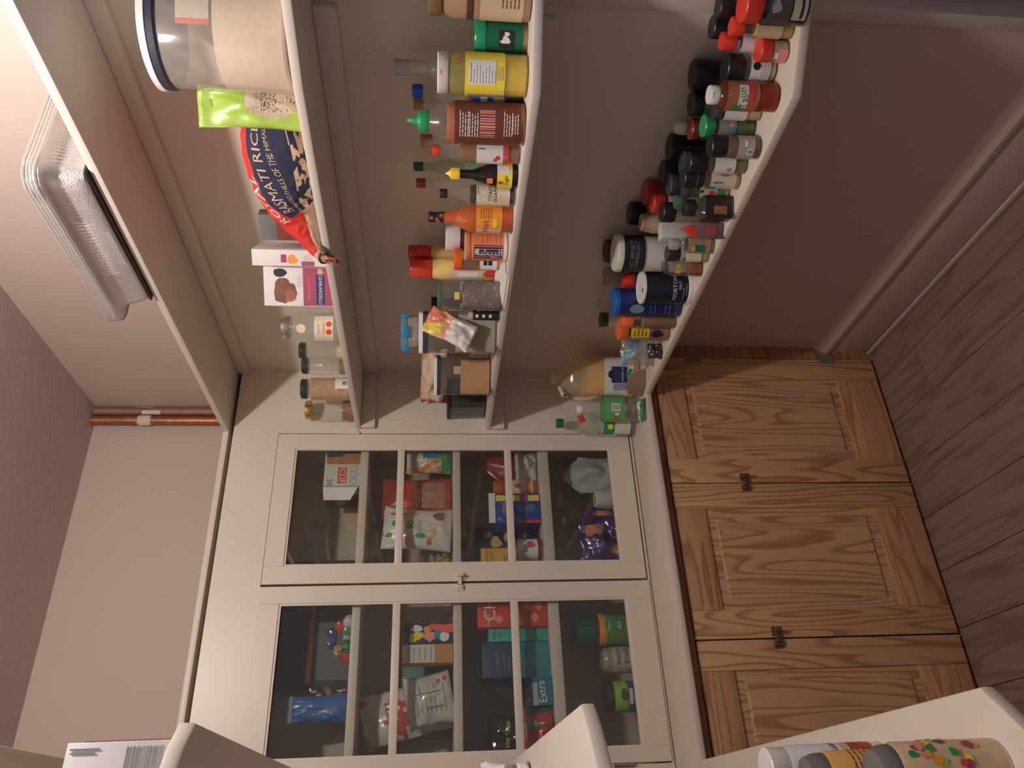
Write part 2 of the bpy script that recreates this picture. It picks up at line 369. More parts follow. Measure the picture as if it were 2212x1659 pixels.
slab('worktop_board', [(-.003, -.0012), (-.003, -1.70), (-.02, -1.697), (-.222, -1.496), (-.222, -.235), (-1.3704, -.235), (-1.3704, -1.485), (-1.40, -1.515), (-1.58, -1.685), (XW + .003, -1.69), (XW + .003, -.0012)], .880, .902, cream2, wt)
# edge strip on both arms
s2 = thing('wall_shelf', 'middle cream shelf on the side wall, crowded with sauce bottles', 'shelf', (0, 0, 0), 0, 'cream shelves round the pantry')
slab('shelf_board', [(-.0012, -.0012), (-.0012, -1.67), (-.055, -1.65), (-.247, -1.496), (-.247, -.0012)], 1.426, 1.446, shelfm, s2)
s3 = thing('wall_shelf', 'cream shelf above the sauce bottles, carrying the rice bag and jars', 'shelf', (0, 0, 0), 0, 'cream shelves round the pantry')
slab('shelf_board', [(-.0012, -.0012), (-.0012, -1.78), (-.20, -1.72), (-.243, -1.475), (-.243, -.0012)], 1.892, 1.912, shelfm, s3)
s4 = thing('top_shelf', 'highest cream shelf running round three walls, with foil pans on it', 'shelf', (0, 0, 0))
slab('shelf_board', [(-.0012, .3188), (-.0012, -1.9), (-.256, -1.8), (-.256, -.004), (-1.3507, -.004), (-1.3507, -1.55), (-1.45, -1.62), (XW + .0012, -1.62), (XW + .0012, .3188)], 2.3487, 2.370, shelfm, s4)
for s_, zt, far in ((s2, 1.426, -.0012), (s3, 1.892, -.0012), (s4, 2.3487, -.0012)):
    h = .050 if zt < 2 else .042
    box('cleat', -.020, -.0012, -1.50, far, zt - h, zt - .0004, shelfm, s_, .002)
    if zt < 2: box('cleat', -.247 if s_ is s2 else -.243, -.0205, -.020, far, zt - h, zt - .0004, shelfm, s_, .002)
l2 = thing('wall_shelf', 'cream shelf end below eye level on the near side, a crumpled white bag on it', 'shelf', (0, 0, 0), 0, 'cream shelves round the pantry')
slab('shelf_board', [(XW + .0012, -.05), (XW + .0012, -1.66), (-1.56, -1.645), (-1.405, -1.515), (-1.3741, -1.4807), (-1.3741, -.05)], 1.426, 1.446, shelfm, l2)
l3 = thing('wall_shelf', 'cream shelf end seen from beneath, under a white carton', 'shelf', (0, 0, 0), 0, 'cream shelves round the pantry')
slab('shelf_board', [(XW + .0012, -.05), (XW + .0012, -1.72), (-1.56, -1.70), (-1.418, -1.603), (-1.3913, -1.572), (-1.3913, -.05)], 1.892, 1.912, shelfm, l3)
# ceiling lamp base above the bulbs
lm = thing('ceiling_lamp', 'two-bulb ceiling lamp holder in the middle of the pantry', 'lamp', (LX, LY, 0))
lathe('canopy', [(.02, 2.915), (.07, 2.925), (.075, 2.956)], white, lm)
for dy in (-.045, .045):
    s_ = lathe('socket', [(.012, 2.888), (.017, 2.89), (.019, 2.925), (.012, 2.927)], white, lm, seg=14); s_.location.y = dy
# scuffs and stains on the worktop
stain = M('tea_stain', (.50, .36, .22), .5, var=.2)
for (x, y, rx, ry) in ((-.245, -.16, .012, .005), (-.40, -.19, .02, .004), (-.62, -.20, .016, .004), (-1.45, -1.33, .007, .03)):
    pass

# ---------------------------------------------------------------- where things stand: x, y, radius, height, z of the shelf
P = {
    'flour': (-0.1250, -1.5040, 0.1133, 0.2691, 1.912),
    'seed': (-0.1500, -1.3465, 0.0348, 0.2240, 1.912),
    'brownie0': (-0.0500, -0.8061, 0.0261, 0.2324, 1.912),
    'brownie1': (-0.0990, -0.7700, 0.0261, 0.2172, 1.912),
    'brownie2': (-0.1314, -0.6936, 0.0562, 0.2124, 1.912),
    'jsilver': (-0.1900, -0.5696, 0.0429, 0.1698, 1.912),
    'jdark1': (-0.1700, -0.4080, 0.0280, 0.1445, 1.912),
    'jdark2': (-0.1300, -0.2516, 0.0313, 0.1609, 1.912),
    'jbean': (-0.1700, -0.1610, 0.0400, 0.1731, 1.912),
    'jgold': (-0.1900, -0.0358, 0.0390, 0.1717, 1.912),
    'peanut': (-0.0541, -1.5676, 0.0431, 0.2056, 1.446),
    'tin': (-0.0611, -1.4830, 0.0412, 0.1095, 1.446),
    'vodka': (-0.0762, -1.4082, 0.0345, 0.2796, 1.446),
    'mayo': (-0.1467, -1.4549, 0.0426, 0.1861, 1.446),
    'bluecap': (-0.0692, -1.3420, 0.0315, 0.2413, 1.446),
    'brncap': (-0.0448, -1.2843, 0.0304, 0.2398, 1.446),
    'bluelab': (-0.1300, -1.3824, 0.0182, 0.1301, 1.446),
    'sriracha': (-0.2037, -1.3771, 0.0436, 0.2488, 1.446),
    'brncap2': (-0.0800, -1.2089, 0.0279, 0.2243, 1.446),
    'redcap': (-0.1915, -1.2845, 0.0240, 0.1956, 1.446),
    'grncap': (-0.0700, -1.1150, 0.0257, 0.2424, 1.446),
    'jugo': (-0.1992, -1.2237, 0.0290, 0.1655, 1.446),
    'redcap2': (-0.0700, -1.0579, 0.0263, 0.2364, 1.446),
    'sesame': (-0.2094, -1.1692, 0.0241, 0.1777, 1.446),
    'hot': (-0.2119, -1.0904, 0.0347, 0.2036, 1.446),
    'whitelid': (-0.0614, -0.8423, 0.0380, 0.1584, 1.446),
    'orange': (-0.1881, -0.9567, 0.0364, 0.1104, 1.446),
    'olid': (-0.1300, -0.8321, 0.0298, 0.1350, 1.446),
    'mayo1': (-0.0601, -0.7680, 0.0270, 0.2630, 1.446),
    'mayo2': (-0.1183, -0.7703, 0.0306, 0.2576, 1.446),
    'nuts': (-0.2032, -0.7627, 0.0432, 0.1794, 1.446),
    'blk2': (-0.0600, -0.5306, 0.0265, 0.1969, 1.446),
    'blklab': (-0.2329, -0.7085, 0.0133, 0.1260, 1.446),
    'cont1': (-0.1851, -0.5474, 0.0627, 0.2327, 1.446),
    'sugar': (-0.1840, -0.2893, 0.0639, 0.1860, 1.446),
    'glassbox': (-0.1451, -0.0165, 0.0376, 0.1384, 1.446),
    'salt': (-0.1740, -0.7781, 0.0470, 0.1420, 0.902),
    'blue': (-0.1611, -0.6881, 0.0433, 0.2020, 0.902),
    'tajin': (-0.1586, -1.4415, 0.0302, 0.1534, 0.902),
    'redA': (-0.1106, -1.6204, 0.0342, 0.1300, 0.902),
    'redI': (-0.1137, -1.5235, 0.0231, 0.0606, 0.902),
    'blkA': (-0.0963, -1.4642, 0.0291, 0.1103, 0.902),
    'green': (-0.1231, -1.3263, 0.0253, 0.1205, 0.902),
    'brown': (-0.1879, -1.3262, 0.0253, 0.1159, 0.902),
    'white': (-0.1645, -1.2536, 0.0231, 0.1397, 0.902),
    'cream': (-0.1662, -1.2052, 0.0236, 0.1395, 0.902),
    'sq': (-0.1931, -1.1305, 0.0279, 0.1181, 0.902),
    'purp': (-0.1991, -1.0576, 0.0220, 0.0940, 0.902),
    'sqg': (-0.1926, -0.9919, 0.0202, 0.1162, 0.902),
    'jarM': (-0.1897, -0.9501, 0.0206, 0.1133, 0.902),
    'clear': (-0.1916, -0.8928, 0.0205, 0.1074, 0.902),
    'orA': (-0.1899, -0.6314, 0.0198, 0.1657, 0.902),
    'orB': (-0.1723, -0.5596, 0.0335, 0.1612, 0.902),
    'juice': (-0.2380, -0.1510, 0.0445, 0.2273, 0.902),
    'grn': (-0.2440, -0.0530, 0.0440, 0.2883, 0.902),
    'canister': (-0.1185, -0.8615, 0.0527, 0.2296, 0.902),
    'darklid': (-0.0500, -0.7868, 0.0358, 0.2346, 0.902),
    'greenbox': (-0.0470, -0.6739, 0.0302, 0.2235, 0.902),
    'redcapC': (-0.0940, -0.7046, 0.0253, 0.1722, 0.902),
    'greenlid': (-0.0500, -0.4355, 0.0233, 0.1810, 0.902),
    'bigblk1': (-0.0500, -1.5734, 0.0223, 0.1531, 0.902),
    'bigblk2': (-0.0272, -1.5117, 0.0242, 0.1425, 0.902),
    'bigblk3': (-0.0405, -1.3997, 0.0329, 0.1536, 0.902),
    'bottleGr': (-0.0595, -1.3362, 0.0327, 0.1411, 0.902),
    'redC': (-0.0980, -1.5640, 0.0193, 0.1304, 0.902),
    'redD': (-0.0710, -1.5097, 0.0192, 0.1284, 0.902),
    'crim': (-0.0749, -1.5415, 0.0123, 0.0480, 0.902),
    'beige': (-0.1233, -1.3712, 0.0190, 0.1094, 0.902),
    'whitecap': (-0.0500, -1.2541, 0.0181, 0.1571, 0.902),
    'dkred': (-0.0850, -1.2825, 0.0255, 0.1314, 0.902),
    'blkL1': (-0.0360, -1.1779, 0.0330, 0.1465, 0.902),
    'blkL3': (-0.0990, -1.1870, 0.0300, 0.1255, 0.902),
    'blkL5': (-0.0915, -1.1057, 0.0288, 0.1361, 0.902),
    'blkL6': (-0.0336, -1.0900, 0.0306, 0.1420, 0.902),
    'thin': (-0.1484, -1.1425, 0.0162, 0.1186, 0.902),
    'tealjar': (-0.1519, -1.1063, 0.0189, 0.1282, 0.902),
    'redF': (-0.0361, -1.0179, 0.0331, 0.1706, 0.902),
    'redG': (-0.0935, -1.0387, 0.0269, 0.1629, 0.902),
    'blkT': (-0.0330, -0.9301, 0.0300, 0.1929, 0.902),
    'tanB': (-0.0873, -0.9557, 0.0293, 0.1724, 0.902),
    'capK': (-0.1444, -1.0597, 0.0275, 0.1500, 0.902),
    'whitebox': (-0.1444, -0.9737, 0.0299, 0.1400, 0.902),
    'ziplock': (-0.1500, -0.3889, 0.0419, 0.1110, 0.902),
    'blkpk': (-0.1933, -0.4786, 0.0224, 0.0403, 0.902),
    'oil': (-0.1100, -0.1565, 0.0707, 0.3139, 0.902),
}
# inside the cabinet: x, y, width, height, depth, z
B = {
    'clif': (-0.4024, 0.1350, 0.2079, 0.1279, 0.130, 1.890),
    'darkbox': (-0.8704, 0.2350, 0.4299, 0.2757, 0.030, 1.890),
    'wrap': (-0.9554, 0.1000, 0.1253, 0.0806, 0.080, 1.890),
    'darkbag': (-1.1054, 0.1800, 0.0681, 0.1324, 0.060, 1.890),
    'bluepk': (-1.1636, 0.0950, 0.0819, 0.1924, 0.050, 1.890),
    'parrot': (-0.3336, 0.0900, 0.0931, 0.1628, 0.080, 1.563),
    'pouchW': (-0.2972, 0.1750, 0.0987, 0.1574, 0.050, 1.563),
    'cashew': (-0.4596, 0.1250, 0.1561, 0.2558, 0.070, 1.563),
    'seedW': (-0.6004, 0.0800, 0.1559, 0.2382, 0.060, 1.563),
    'popc': (-0.6910, 0.1700, 0.0762, 0.1234, 0.080, 1.563),
    'toys': (-0.9489, 0.1200, 0.0673, 0.1575, 0.100, 1.563),
    'nutbox': (-1.0145, 0.0850, 0.0582, 0.1642, 0.060, 1.563),
    'tealb': (-1.0434, 0.1500, 0.0258, 0.1654, 0.060, 1.563),
    'whiteb': (-1.1369, 0.1700, 0.1698, 0.2918, 0.060, 1.563),
    'nutbag': (-1.1341, 0.1000, 0.1603, 0.1470, 0.060, 1.563),
    'redbagC': (-0.3226, 0.1900, 0.1614, 0.2104, 0.080, 1.250),
    'whitebagC': (-0.3475, 0.0950, 0.1150, 0.0749, 0.070, 1.250),
    'ojar': (-0.4296, 0.1150, 0.0668, 0.1612, 0.070, 1.250),
    'bluebox': (-0.5247, 0.1100, 0.1110, 0.1624, 0.100, 1.250),
    'navybox': (-0.6016, 0.2150, 0.0942, 0.2259, 0.080, 1.250),
    'yelbox': (-0.6820, 0.1500, 0.0631, 0.2119, 0.060, 1.250),
    'tin2': (-0.6711, 0.0800, 0.0822, 0.0927, 0.060, 1.250),
    'cheez': (-0.8926, 0.1200, 0.0874, 0.2311, 0.120, 1.250),
    'tealbox': (-0.9579, 0.1300, 0.0414, 0.1949, 0.100, 1.250),
    'bluebox2': (-1.0380, 0.1300, 0.1099, 0.2187, 0.120, 1.250),
    'clearbag': (-1.1315, 0.1950, 0.0669, 0.1900, 0.050, 1.250),
    'gum': (-1.1382, 0.0800, 0.0836, 0.0661, 0.060, 1.250),
    'hotbag': (-1.2476, 0.1700, 0.1232, 0.1946, 0.060, 1.250),
    'redbag2': (-1.2533, 0.0750, 0.1565, 0.1014, 0.050, 1.250),
    'wbagD': (-0.3597, 0.1500, 0.1500, 0.2057, 0.100, 0.930),
    'rollD': (-0.4573, 0.1600, 0.0676, 0.0975, 0.080, 0.930),
    'purple': (-0.6142, 0.1000, 0.2285, 0.1845, 0.100, 0.930),
    'gjar': (-0.9411, 0.1150, 0.1051, 0.2208, 0.090, 0.930),
    'home': (-1.0408, 0.1100, 0.0840, 0.1419, 0.080, 0.930),
    'lime': (-1.1556, 0.1050, 0.0965, 0.1454, 0.090, 0.930),
}

# ---------------------------------------------------------------- materials of the goods
PL = lambda n, c, r=.35, v=.05: M(n, c, r, var=v)
blackp = PL('black_plastic', (.018, .018, .02), .4); greyd = PL('charcoal_plastic', (.05, .05, .055), .45)
redp = PL('red_plastic', (.72, .05, .03), .35); orangep = PL('orange_red_plastic', (.85, .16, .05), .35)
greenp = PL('green_plastic', (.02, .30, .10), .35); dgreen = PL('dark_green_plastic', (.01, .10, .05), .35)
bluep = PL('blue_plastic', (.02, .12, .55), .3); yellowp = PL('yellow_plastic', (.90, .68, .06), .35)
brownp = PL('brown_plastic', (.24, .13, .07), .4); dbrown = PL('dark_brown_cap', (.09, .045, .03), .4)
crimson = PL('crimson_plastic', (.50, .03, .06), .35); tealp = PL('teal_print', (.05, .45, .42), .4)
gold = M('gold_tin', (.75, .52, .22), .3, 1, var=.08); silver = M('silver_lid', (.62, .60, .57), .32, 1, var=.08)
greyl = PL('grey_cap', (.38, .36, .37), .35)
G0 = clear('clear_glass', (.95, .96, .94), .06, (.85, .85, .8)); GP = clear('clear_plastic', (.94, .95, .93), .05, (.85, .83, .8), .08)
GG = clear('greenish_glass', (.80, .88, .78), .05, (.5, .6, .45)); GM = clear('milky_plastic', (.85, .84, .78), .30, (.75, .72, .65), .12)
GB = clear('brown_glass', (.55, .36, .22), .10, (.35, .2, .1)); GD = clear('smoky_glass', (.55, .56, .55), .06, (.2, .2, .2))
paper = M('white_paper', (.78, .75, .73), .6, var=.03); creamp = M('cream_paper', (.78, .68, .52), .6, var=.05)
beigep = M('beige_paper', (.70, .52, .38), .6, var=.05); inkb = M('black_ink', (.015, .014, .016), .6, var=.02); inkg = M('grey_ink', (.26, .25, .27), .6, var=.05)
inkw = M('white_ink', (.82, .80, .78), .5, var=.02); inkr = M('red_ink', (.70, .05, .04), .5, var=.05); inkn = M('navy_ink', (.02, .03, .14), .5, var=.05)
inkG = M('green_ink', (.03, .30, .09), .5, var=.05); inkL = M('lime_ink', (.35, .58, .08), .5, var=.06); inky = M('yellow_ink', (.90, .72, .06), .5, var=.04)
inko = M('orange_ink', (.90, .33, .04), .5, var=.06); inkp = M('pink_ink', (.78, .30, .28), .5, var=.05); inkB = M('blue_ink', (.03, .13, .50), .5, var=.05)
inkm = M('magenta_ink', (.38, .06, .12), .5, var=.05); inkt = M('tan_ink', (.62, .45, .30), .6, var=.06); inkt2 = M('teal_ink', (.03, .30, .33), .45, var=.08)
inkgold = M('gold_ink', (.62, .48, .16), .45, var=.05); inkmar = M('maroon_ink', (.20, .04, .03), .45, var=.1)
def stuffm(n, c, v=.35, s=90): return M(n, c, .85, var=v, scale=s, bump=.5, bscale=s * 2)
flour = M('oat_flour', (.76, .62, .50), .85, var=.10, scale=90, bump=.15, bscale=160); beans = stuffm('chickpea_tan', (.55, .33, .17), .25, 80)
spice_br = stuffm('brown_spice', (.30, .16, .07)); spice_tan = stuffm('tan_spice', (.48, .35, .20)); spice_red = stuffm('red_spice', (.42, .08, .03), .2)
spice_gr = stuffm('herb_green', (.22, .20, .11)); spice_dk = stuffm('peppercorn', (.09, .07, .055), .6, 160); sugar = stuffm('brown_sugar', (.52, .27, .11), .15, 50)
spice_yel = stuffm('turmeric', (.60, .38, .10), .2); garlic = stuffm('garlic_powder', (.66, .50, .32), .15)

def stand(key, name, label, cat, off=0, group=None):
    x, y, r, h, z = P[key]
    return thing(name, label, cat, (x, y, z + .0004), face_angle(x, y, off), group), r, h
def cap_(root, r, z0, z1, mat, name='cap', ribs=0, dome=0, top=None, sq=2):
    e = min(.002, (z1 - z0) * .2)
    pr = [(r * .97, z0), (r, z0 + e), (r, z1 - e), (r * .93, z1)]
    if dome: pr = [(r * .97, z0), (r, z0 + e), (r * .98, z0 + (z1 - z0) * .45), (r * .82, z0 + (z1 - z0) * .85), (r * .5, z1)]
    c = lathe(name, pr, mat, root, sq)
    if ribs:
        bm = bmesh.new()
        for i in range(ribs):
            a = 2 * pi * i / ribs; rr = r * sqr(a, sq); m = Matrix.Rotation(a, 4, 'Z')
            q = bmesh.ops.create_cube(bm, size=1)['verts']
            for v in q: v.co = m @ Vector((v.co.x * r * .07, -rr - .0002 + v.co.y * .0014, z0 + (z1 - z0) * (.5 + v.co.z * .8)))
        frombm('ribs', bm, mat, c)
    return c
def wrap(root, r, z0, z1, mat, a0=-180, a1=180, sq=2, name='label', slack=.0007):
    if a1 - a0 >= 359: return lathe(name, [(r + slack, z0), (r + slack, z1)], mat, root, sq, 32, False)
    return lathe(name, [(r + slack, z0), (r + slack, z1)], mat, root, sq, 40, False, R(a0), R(a1))
def jar(key, name, label, cat, glass, capm, ch=.2, cr=.96, fill=None, lab=None, sq=2, off=0, neck=.9, group=None, sh=.06, ribs=0, capname='lid', dome=0, foot=True):
    """straight jar: glass body, contents, lid, optional label (mat, z0, z1, a0, a1) as fractions of the height"""
    t, r, h = stand(key, name, label, cat, off, group); zc = h * (1 - ch)
    pr = [(r * .86, 0), (r * .97, .002), (r, .006), (r, zc - h * sh), (r * neck, zc - h * .012), (r * neck, zc + h * ch * .35)]
    lathe('body', pr, glass, t, sq)
    if fill:
        m, f0 = fill[0], fill[1]
        lathe('contents', [(r * .84, .003), (r * .93, .006), (r * .93, h * f0), (r * .80, h * f0 + .002)], m, t, sq)
    cap_(t, r * cr, zc, h, capm, capname, ribs, dome, sq=2)
    if lab:
        for q in (lab if isinstance(lab, list) else [lab]):
            m, z0, z1 = q[:3]; a0, a1 = (q[3], q[4]) if len(q) > 3 else (-180, 180)
            wrap(t, r * (1.0), h * z0, h * z1, m, a0, a1, sq)
    return t, r, h
def bottle(key, name, label, cat, glass, capm, prof, ccap, fill=None, lab=None, off=0, group=None, capname='cap', sq=2, ribs=0):
    """prof: (radius fraction, height fraction) pairs of the bottle; ccap: (radius fraction, z0, z1)"""
    t, r, h = stand(key, name, label, cat, off, group)
    pr = [(a * r, b * h) for a, b in prof]
    lathe('body', pr, glass, t, sq, 30)
    if fill:
        m, f0 = fill; q = [(a * r * .94, max(.003, b * h)) for a, b in prof if b < f0]
        # level
        for (a0, b0), (a1, b1) in zip(prof, prof[1:]):
            if b0 < f0 <= b1: k = (f0 - b0) / (b1 - b0); q.append(((a0 + (a1 - a0) * k) * r * .94, f0 * h))
        lathe('contents', q, m, t, sq, 28)
    if ccap: cap_(t, r * ccap[0], h * ccap[1], h * ccap[2], capm, capname, ribs)
    if lab:
        for q in (lab if isinstance(lab, list) else [lab]):
            m, z0, z1 = q[:3]; a0, a1 = (q[3], q[4]) if len(q) > 3 else (-180, 180)
            wrap(t, r, h * z0, h * z1, m, a0, a1, sq)
    return t, r, h
LONG = [(.85, 0), (1, .02), (1, .52), (.93, .60), (.62, .72), (.40, .82), (.36, .94)]
TALL = [(.85, 0), (1, .02), (1, .45), (.9, .53), (.55, .66), (.42, .80), (.40, .94)]
SPICE = dict(ch=.24, cr=.98)
# ================================================================ top shelf: foil pans on a black sheet
foil = M('aluminium_foil', (.80, .78, .77), .42, .72, var=.08, scale=40, bump=.35, bscale=220)
def rrect(hx, hy, rc, n=6):
    o = []
    for cx, cy, a0 in ((hx - rc, hy - rc, 0), (-hx + rc, hy - rc, 90), (-hx + rc, -hy + rc, 180), (hx - rc, -hy + rc, 270)):
        for i in range(n + 1):
            a = R(a0 + 90 * i / n); o.append((cx + rc * cos(a), cy + rc * sin(a)))
    return o
def dense(o, step):
    q = []
    for (a, b), (c_, d) in zip(o, o[1:] + o[:1]):
        k = max(1, int(hypot(c_ - a, d - b) / step))
        for i in range(k): q.append((a + (c_ - a) * i / k, b + (d - b) * i / k))
    return q
def pan_mesh(hx, hy, dep):
    bm = bmesh.new(); rings = []; o = dense(rrect(hx, hy, .045), .006)
    for j, (off, z, rib) in enumerate(((-.042, .0, 0), (-.037, .004, 0), (-.032, dep * .3, 1), (-.026, dep * .7, 1), (-.021, dep - .004, .3), (-.020, dep, 0), (.004, dep + .001, 0), (.006, dep + .004, 0), (.005, dep - .003, 0))):
        ring = []
        for i, (x, y) in enumerate(o):
            d = Vector((x, y)); l = d.length; kx = (hx + off) / hx; ky = (hy + off) / hy
            s = .0016 * rib * (1 if i % 2 else -1); n_ = Vector((x / hx, y / hy)).normalized()
            ring.append(bm.verts.new((x * kx + n_.x * s, y * ky + n_.y * s, z)))
        rings.append(ring)
    for p, q in zip(rings, rings[1:]):
        for i in range(len(p)): j = (i + 1) % len(p); bm.faces.new((p[i], p[j], q[j], q[i]))
    bm.faces.new(rings[0])
    return bm
sheet = box('pan_gap_sheet', -.268, -.050, -1.255, -.80, 2.3705, 2.3755, M('black_sheet', (.012, .012, .014), .5, var=.2), None, .0015)  # black sheet added to fill the dark gap under the pans
prop(sheet, 'thin black sheet added in the dark gap beneath the foil pans', 'black sheet')
pl = ['lowest foil roasting pan of the nested stack, resting on the black sheet', 'second foil roasting pan up in the nested stack', 'third foil roasting pan up in the nested stack', 'topmost foil roasting pan of the nested stack on the highest shelf']
pm = None
for i in range(4):
    t = thing('foil_pan', pl[i], 'foil pan', (-.170, -1.0235, 2.3758 + i * .0075), 0, 'nested foil pans on the highest shelf')
    if pm is None: pm = frombm('pan_body', pan_mesh(.145, .266, .073), foil, t, True).data
    else:
        o = bpy.data.objects.new('pan_body', pm); COL.objects.link(o); o.parent = t; o.scale = (1 - .004 * i, 1 - .003 * i, 1)
    rim = dense(rrect(.150, .271, .049), .012); bm = bmesh.new(); rings = []; rnd2 = random.Random(i)
    bead = []
    for (x, y) in rim:
        k = .0022 * rnd2.random() if (abs(x) > .1 and abs(y) > .21) else 0
        rings.append([bm.verts.new((x * (1 + (rr * cos(a) + k) / .150), y * (1 + (rr * cos(a) + k) / .271), .076 + rr * sin(a))) for rr, a in ((.0035, q * pi / 3) for q in range(6))])
    for q in range(len(rings)):
        p_, n_ = rings[q], rings[(q + 1) % len(rings)]
        for k in range(6): bm.faces.new((p_[k], p_[(k + 1) % 6], n_[(k + 1) % 6], n_[k]))
    frombm('rolled_rim', bm, foil, t, True)
# ================================================================ shelf above the sauces
# big flour canister
GF = clear('canister_plastic', (.92, .90, .86), .22, (.80, .74, .66), .1)
t, r, h = stand('flour', 'flour_canister', 'large clear canister of oat flour with white lid, nearest on its shelf', 'canister')
lathe('body', [(r * .9, 0), (r * .96, .004), (r * .96, h * .86), (r * .9, h * .90)], GF, t, 2, 40)
lathe('contents', [(r * .88, .006), (r * .93, .01), (r * .93, h * .50), (r * .9, h * .505)], flour, t, 2, 40)
lathe('gasket', [(r * .95, h * .885), (r * .985, h * .89), (r * .985, h * .935), (r * .95, h * .94)], M('dark_gasket', (.035, .035, .06), .5), t, 2, 40)
lathe('lid', [(r * .95, h * .936), (r, h * .942), (r, h * .985), (r * .93, h)], white, t, 2, 40)
wrap(t, r * .955, h * .52, h * .74, M('recipe_card', (.66, .58, .50), .6, var=.05), 12, 75, name='recipe_card', slack=-.002)
patch(t, r * .955 * .12, r * .955 * .2, h * .52, h * .74, inkr, rad=r * .957)
# bag helper -------------------------------------------------------
def bag(name, label, cat, loc, rz, w_, h_, d_, zones, mats, group=None, crimp=.08, crump=.004, seed=1, tilt=0, shape=None, n=22, parent=None, roll=0):
    """soft pouch: front and back bulge, crimped top edge, crumpled; zones(u, v) -> material index for flat print"""
    bm = bmesh.new(); F, K = [], []; of = Vector((seed * 3.7, seed * 1.3, 0))
    def surf(u, v, s):
        x = (u - .5) * w_ * (1 - .10 * sin(pi * v)); z = v * h_
        e = max(0, sin(pi * u)) ** .55 * (max(0, min(1, (1 - crimp - v) / .35)) ** .6 if v < 1 - crimp else 0) * (1 if v > .12 else .55 + .45 * v / .12)
        if shape: x, z, e = shape(x, z, e, u, v)
        nz = noise.noise(Vector((u * 3.2, v * 3.2, s)) + of) * crump * 2.2 + noise.noise(Vector((u * 8, v * 8, s)) + of) * crump
        return Vector((x + nz * .4, s * e * d_ / 2 - (.0006 if s < 0 else -.0006) + nz * (.4 + e), z + (nz * .3 if v > .05 else 0)))
    for s, G in ((-1, F), (1, K)):
        for i in range(n + 1): G.append([bm.verts.new(surf(i / n, j / n, s)) for j in range(n + 1)])
    for G, s in ((F, -1), (K, 1)):
        for i in range(n):
            for j in range(n):
                q = (G[i][j], G[i + 1][j], G[i + 1][j + 1], G[i][j + 1]); f = bm.faces.new(q if s < 0 else q[::-1])
                f.material_index = zones((i + .5) / n, (j + .5) / n) if s < 0 else 0; f.smooth = True
    for i in range(n):
        for j in (0, n): bm.faces.new((F[i][j], F[i + 1][j], K[i + 1][j], K[i][j])[:: 1 if j else -1])
    for j in range(n):
        for i in (0, n): bm.faces.new((F[i][j], F[i][j + 1], K[i][j + 1], K[i][j])[:: 1 if i == 0 else -1])
    t = thing(name, label, cat, loc, rz, group) if parent is None else parent
    t.rotation_euler = (R(tilt), R(roll), rz)
    me = bpy.data.meshes.new('pouch'); bmesh.ops.recalc_face_normals(bm, faces=bm.faces); bm.to_mesh(me); bm.free()
    o = bpy.data.objects.new('pouch', me); COL.objects.link(o); o.parent = t
    for m in mats: me.materials.append(m)
    fn = lambda x, z: surf(.5 + x / w_, z / h_, -1) + Vector((0, -.0009, 0))
    return t, fn
def foilm(n, c, rough=.28): return M(n, c, rough, var=.06, bump=.25, bscale=60, coat=.5)
# lime seed pouch
seedm = stuffm('sunflower_seed', (.50, .40, .30), .5, 130); limef = foilm('lime_film', (.33, .50, .07), .4); clearw = M('film_window', (.62, .48, .40), .3, var=.1)
x, y, r, h, z = P['seed']
def zn(u, v):
    d = hypot((u - .66) / .44, (v - .30) / .26)
    if d < 1: return 2 if v < .46 - (u - .7) * .1 else 1
    return 0
t, fn = bag('seed_bag', 'lime green pouch of sunflower seeds between the big canister and the rice', 'pouch', (x, y, z + .001), face_angle(x, y, 6), .092, h, .045, zn, [limef, clearw, seedm], seed=2, crimp=.14, crump=.003)
rn = random.Random(5)
bm = bmesh.new()
for i in range(90):
    u, v = .72 + rn.uniform(-.34, .26), .05 + rn.random() * .36
    c_ = fn((u - .5) * .092, v * h); a = rn.random() * 6; q = bmesh.ops.create_icosphere(bm, subdivisions=1, radius=.0034)['verts']; m = Matrix.Rotation(a, 3, 'Y') @ Matrix.Diagonal((1, .5, .55))
    for vv in q: vv.co = m @ vv.co + c_
so = frombm('seeds', bm, seedm, t); so['kind'] = 'stuff'
# rice sack: a lofted burlap bag lying along the shelf, its neck drooping over the edge
path = [Vector(p) for p in ((-.096, -1.296, 2.000), (-.104, -1.275, 2.0), (-.113, -1.215, 1.998), (-.124, -1.15, 1.993), (-.140, -1.09, 1.984), (-.165, -1.045, 1.970), (-.195, -1.015, 1.952), (-.225, -.995, 1.935), (-.252, -.980, 1.912), (-.266, -.970, 1.872))]
rad = [(.008, .02), (.045, .062), (.075, .080), (.088, .078), (.088, .068), (.078, .056), (.060, .040), (.040, .024), (.026, .014), (.010, .006)]
burl = M('cream_burlap', (.62, .47, .31), .8, var=.12, scale=300, bump=.5, bscale=500); burn = M('navy_print_burlap', (.018, .020, .055), .75, var=.2, scale=300, bump=.4, bscale=500)
burr = M('red_print_burlap', (.66, .035, .025), .7, var=.12, scale=200, bump=.4, bscale=500); stit = M('red_stitch', (.30, .05, .04), .8, var=.4, scale=200)
def spl(A, s):
    k = s * (len(A) - 1); i = min(len(A) - 2, int(k)); f = k - i; f = f * f * (3 - 2 * f) if False else f
    p0, p1, p2, p3 = A[max(0, i - 1)], A[i], A[i + 1], A[min(len(A) - 1, i + 2)]
    return .5 * ((2 * p1) + (p2 - p0) * f + (2 * p0 - 5 * p1 + 4 * p2 - p3) * f * f + (3 * p1 - p0 - 3 * p2 + p3) * f * f * f)
RAD = [Vector((a, b, 0)) for a, b in rad]
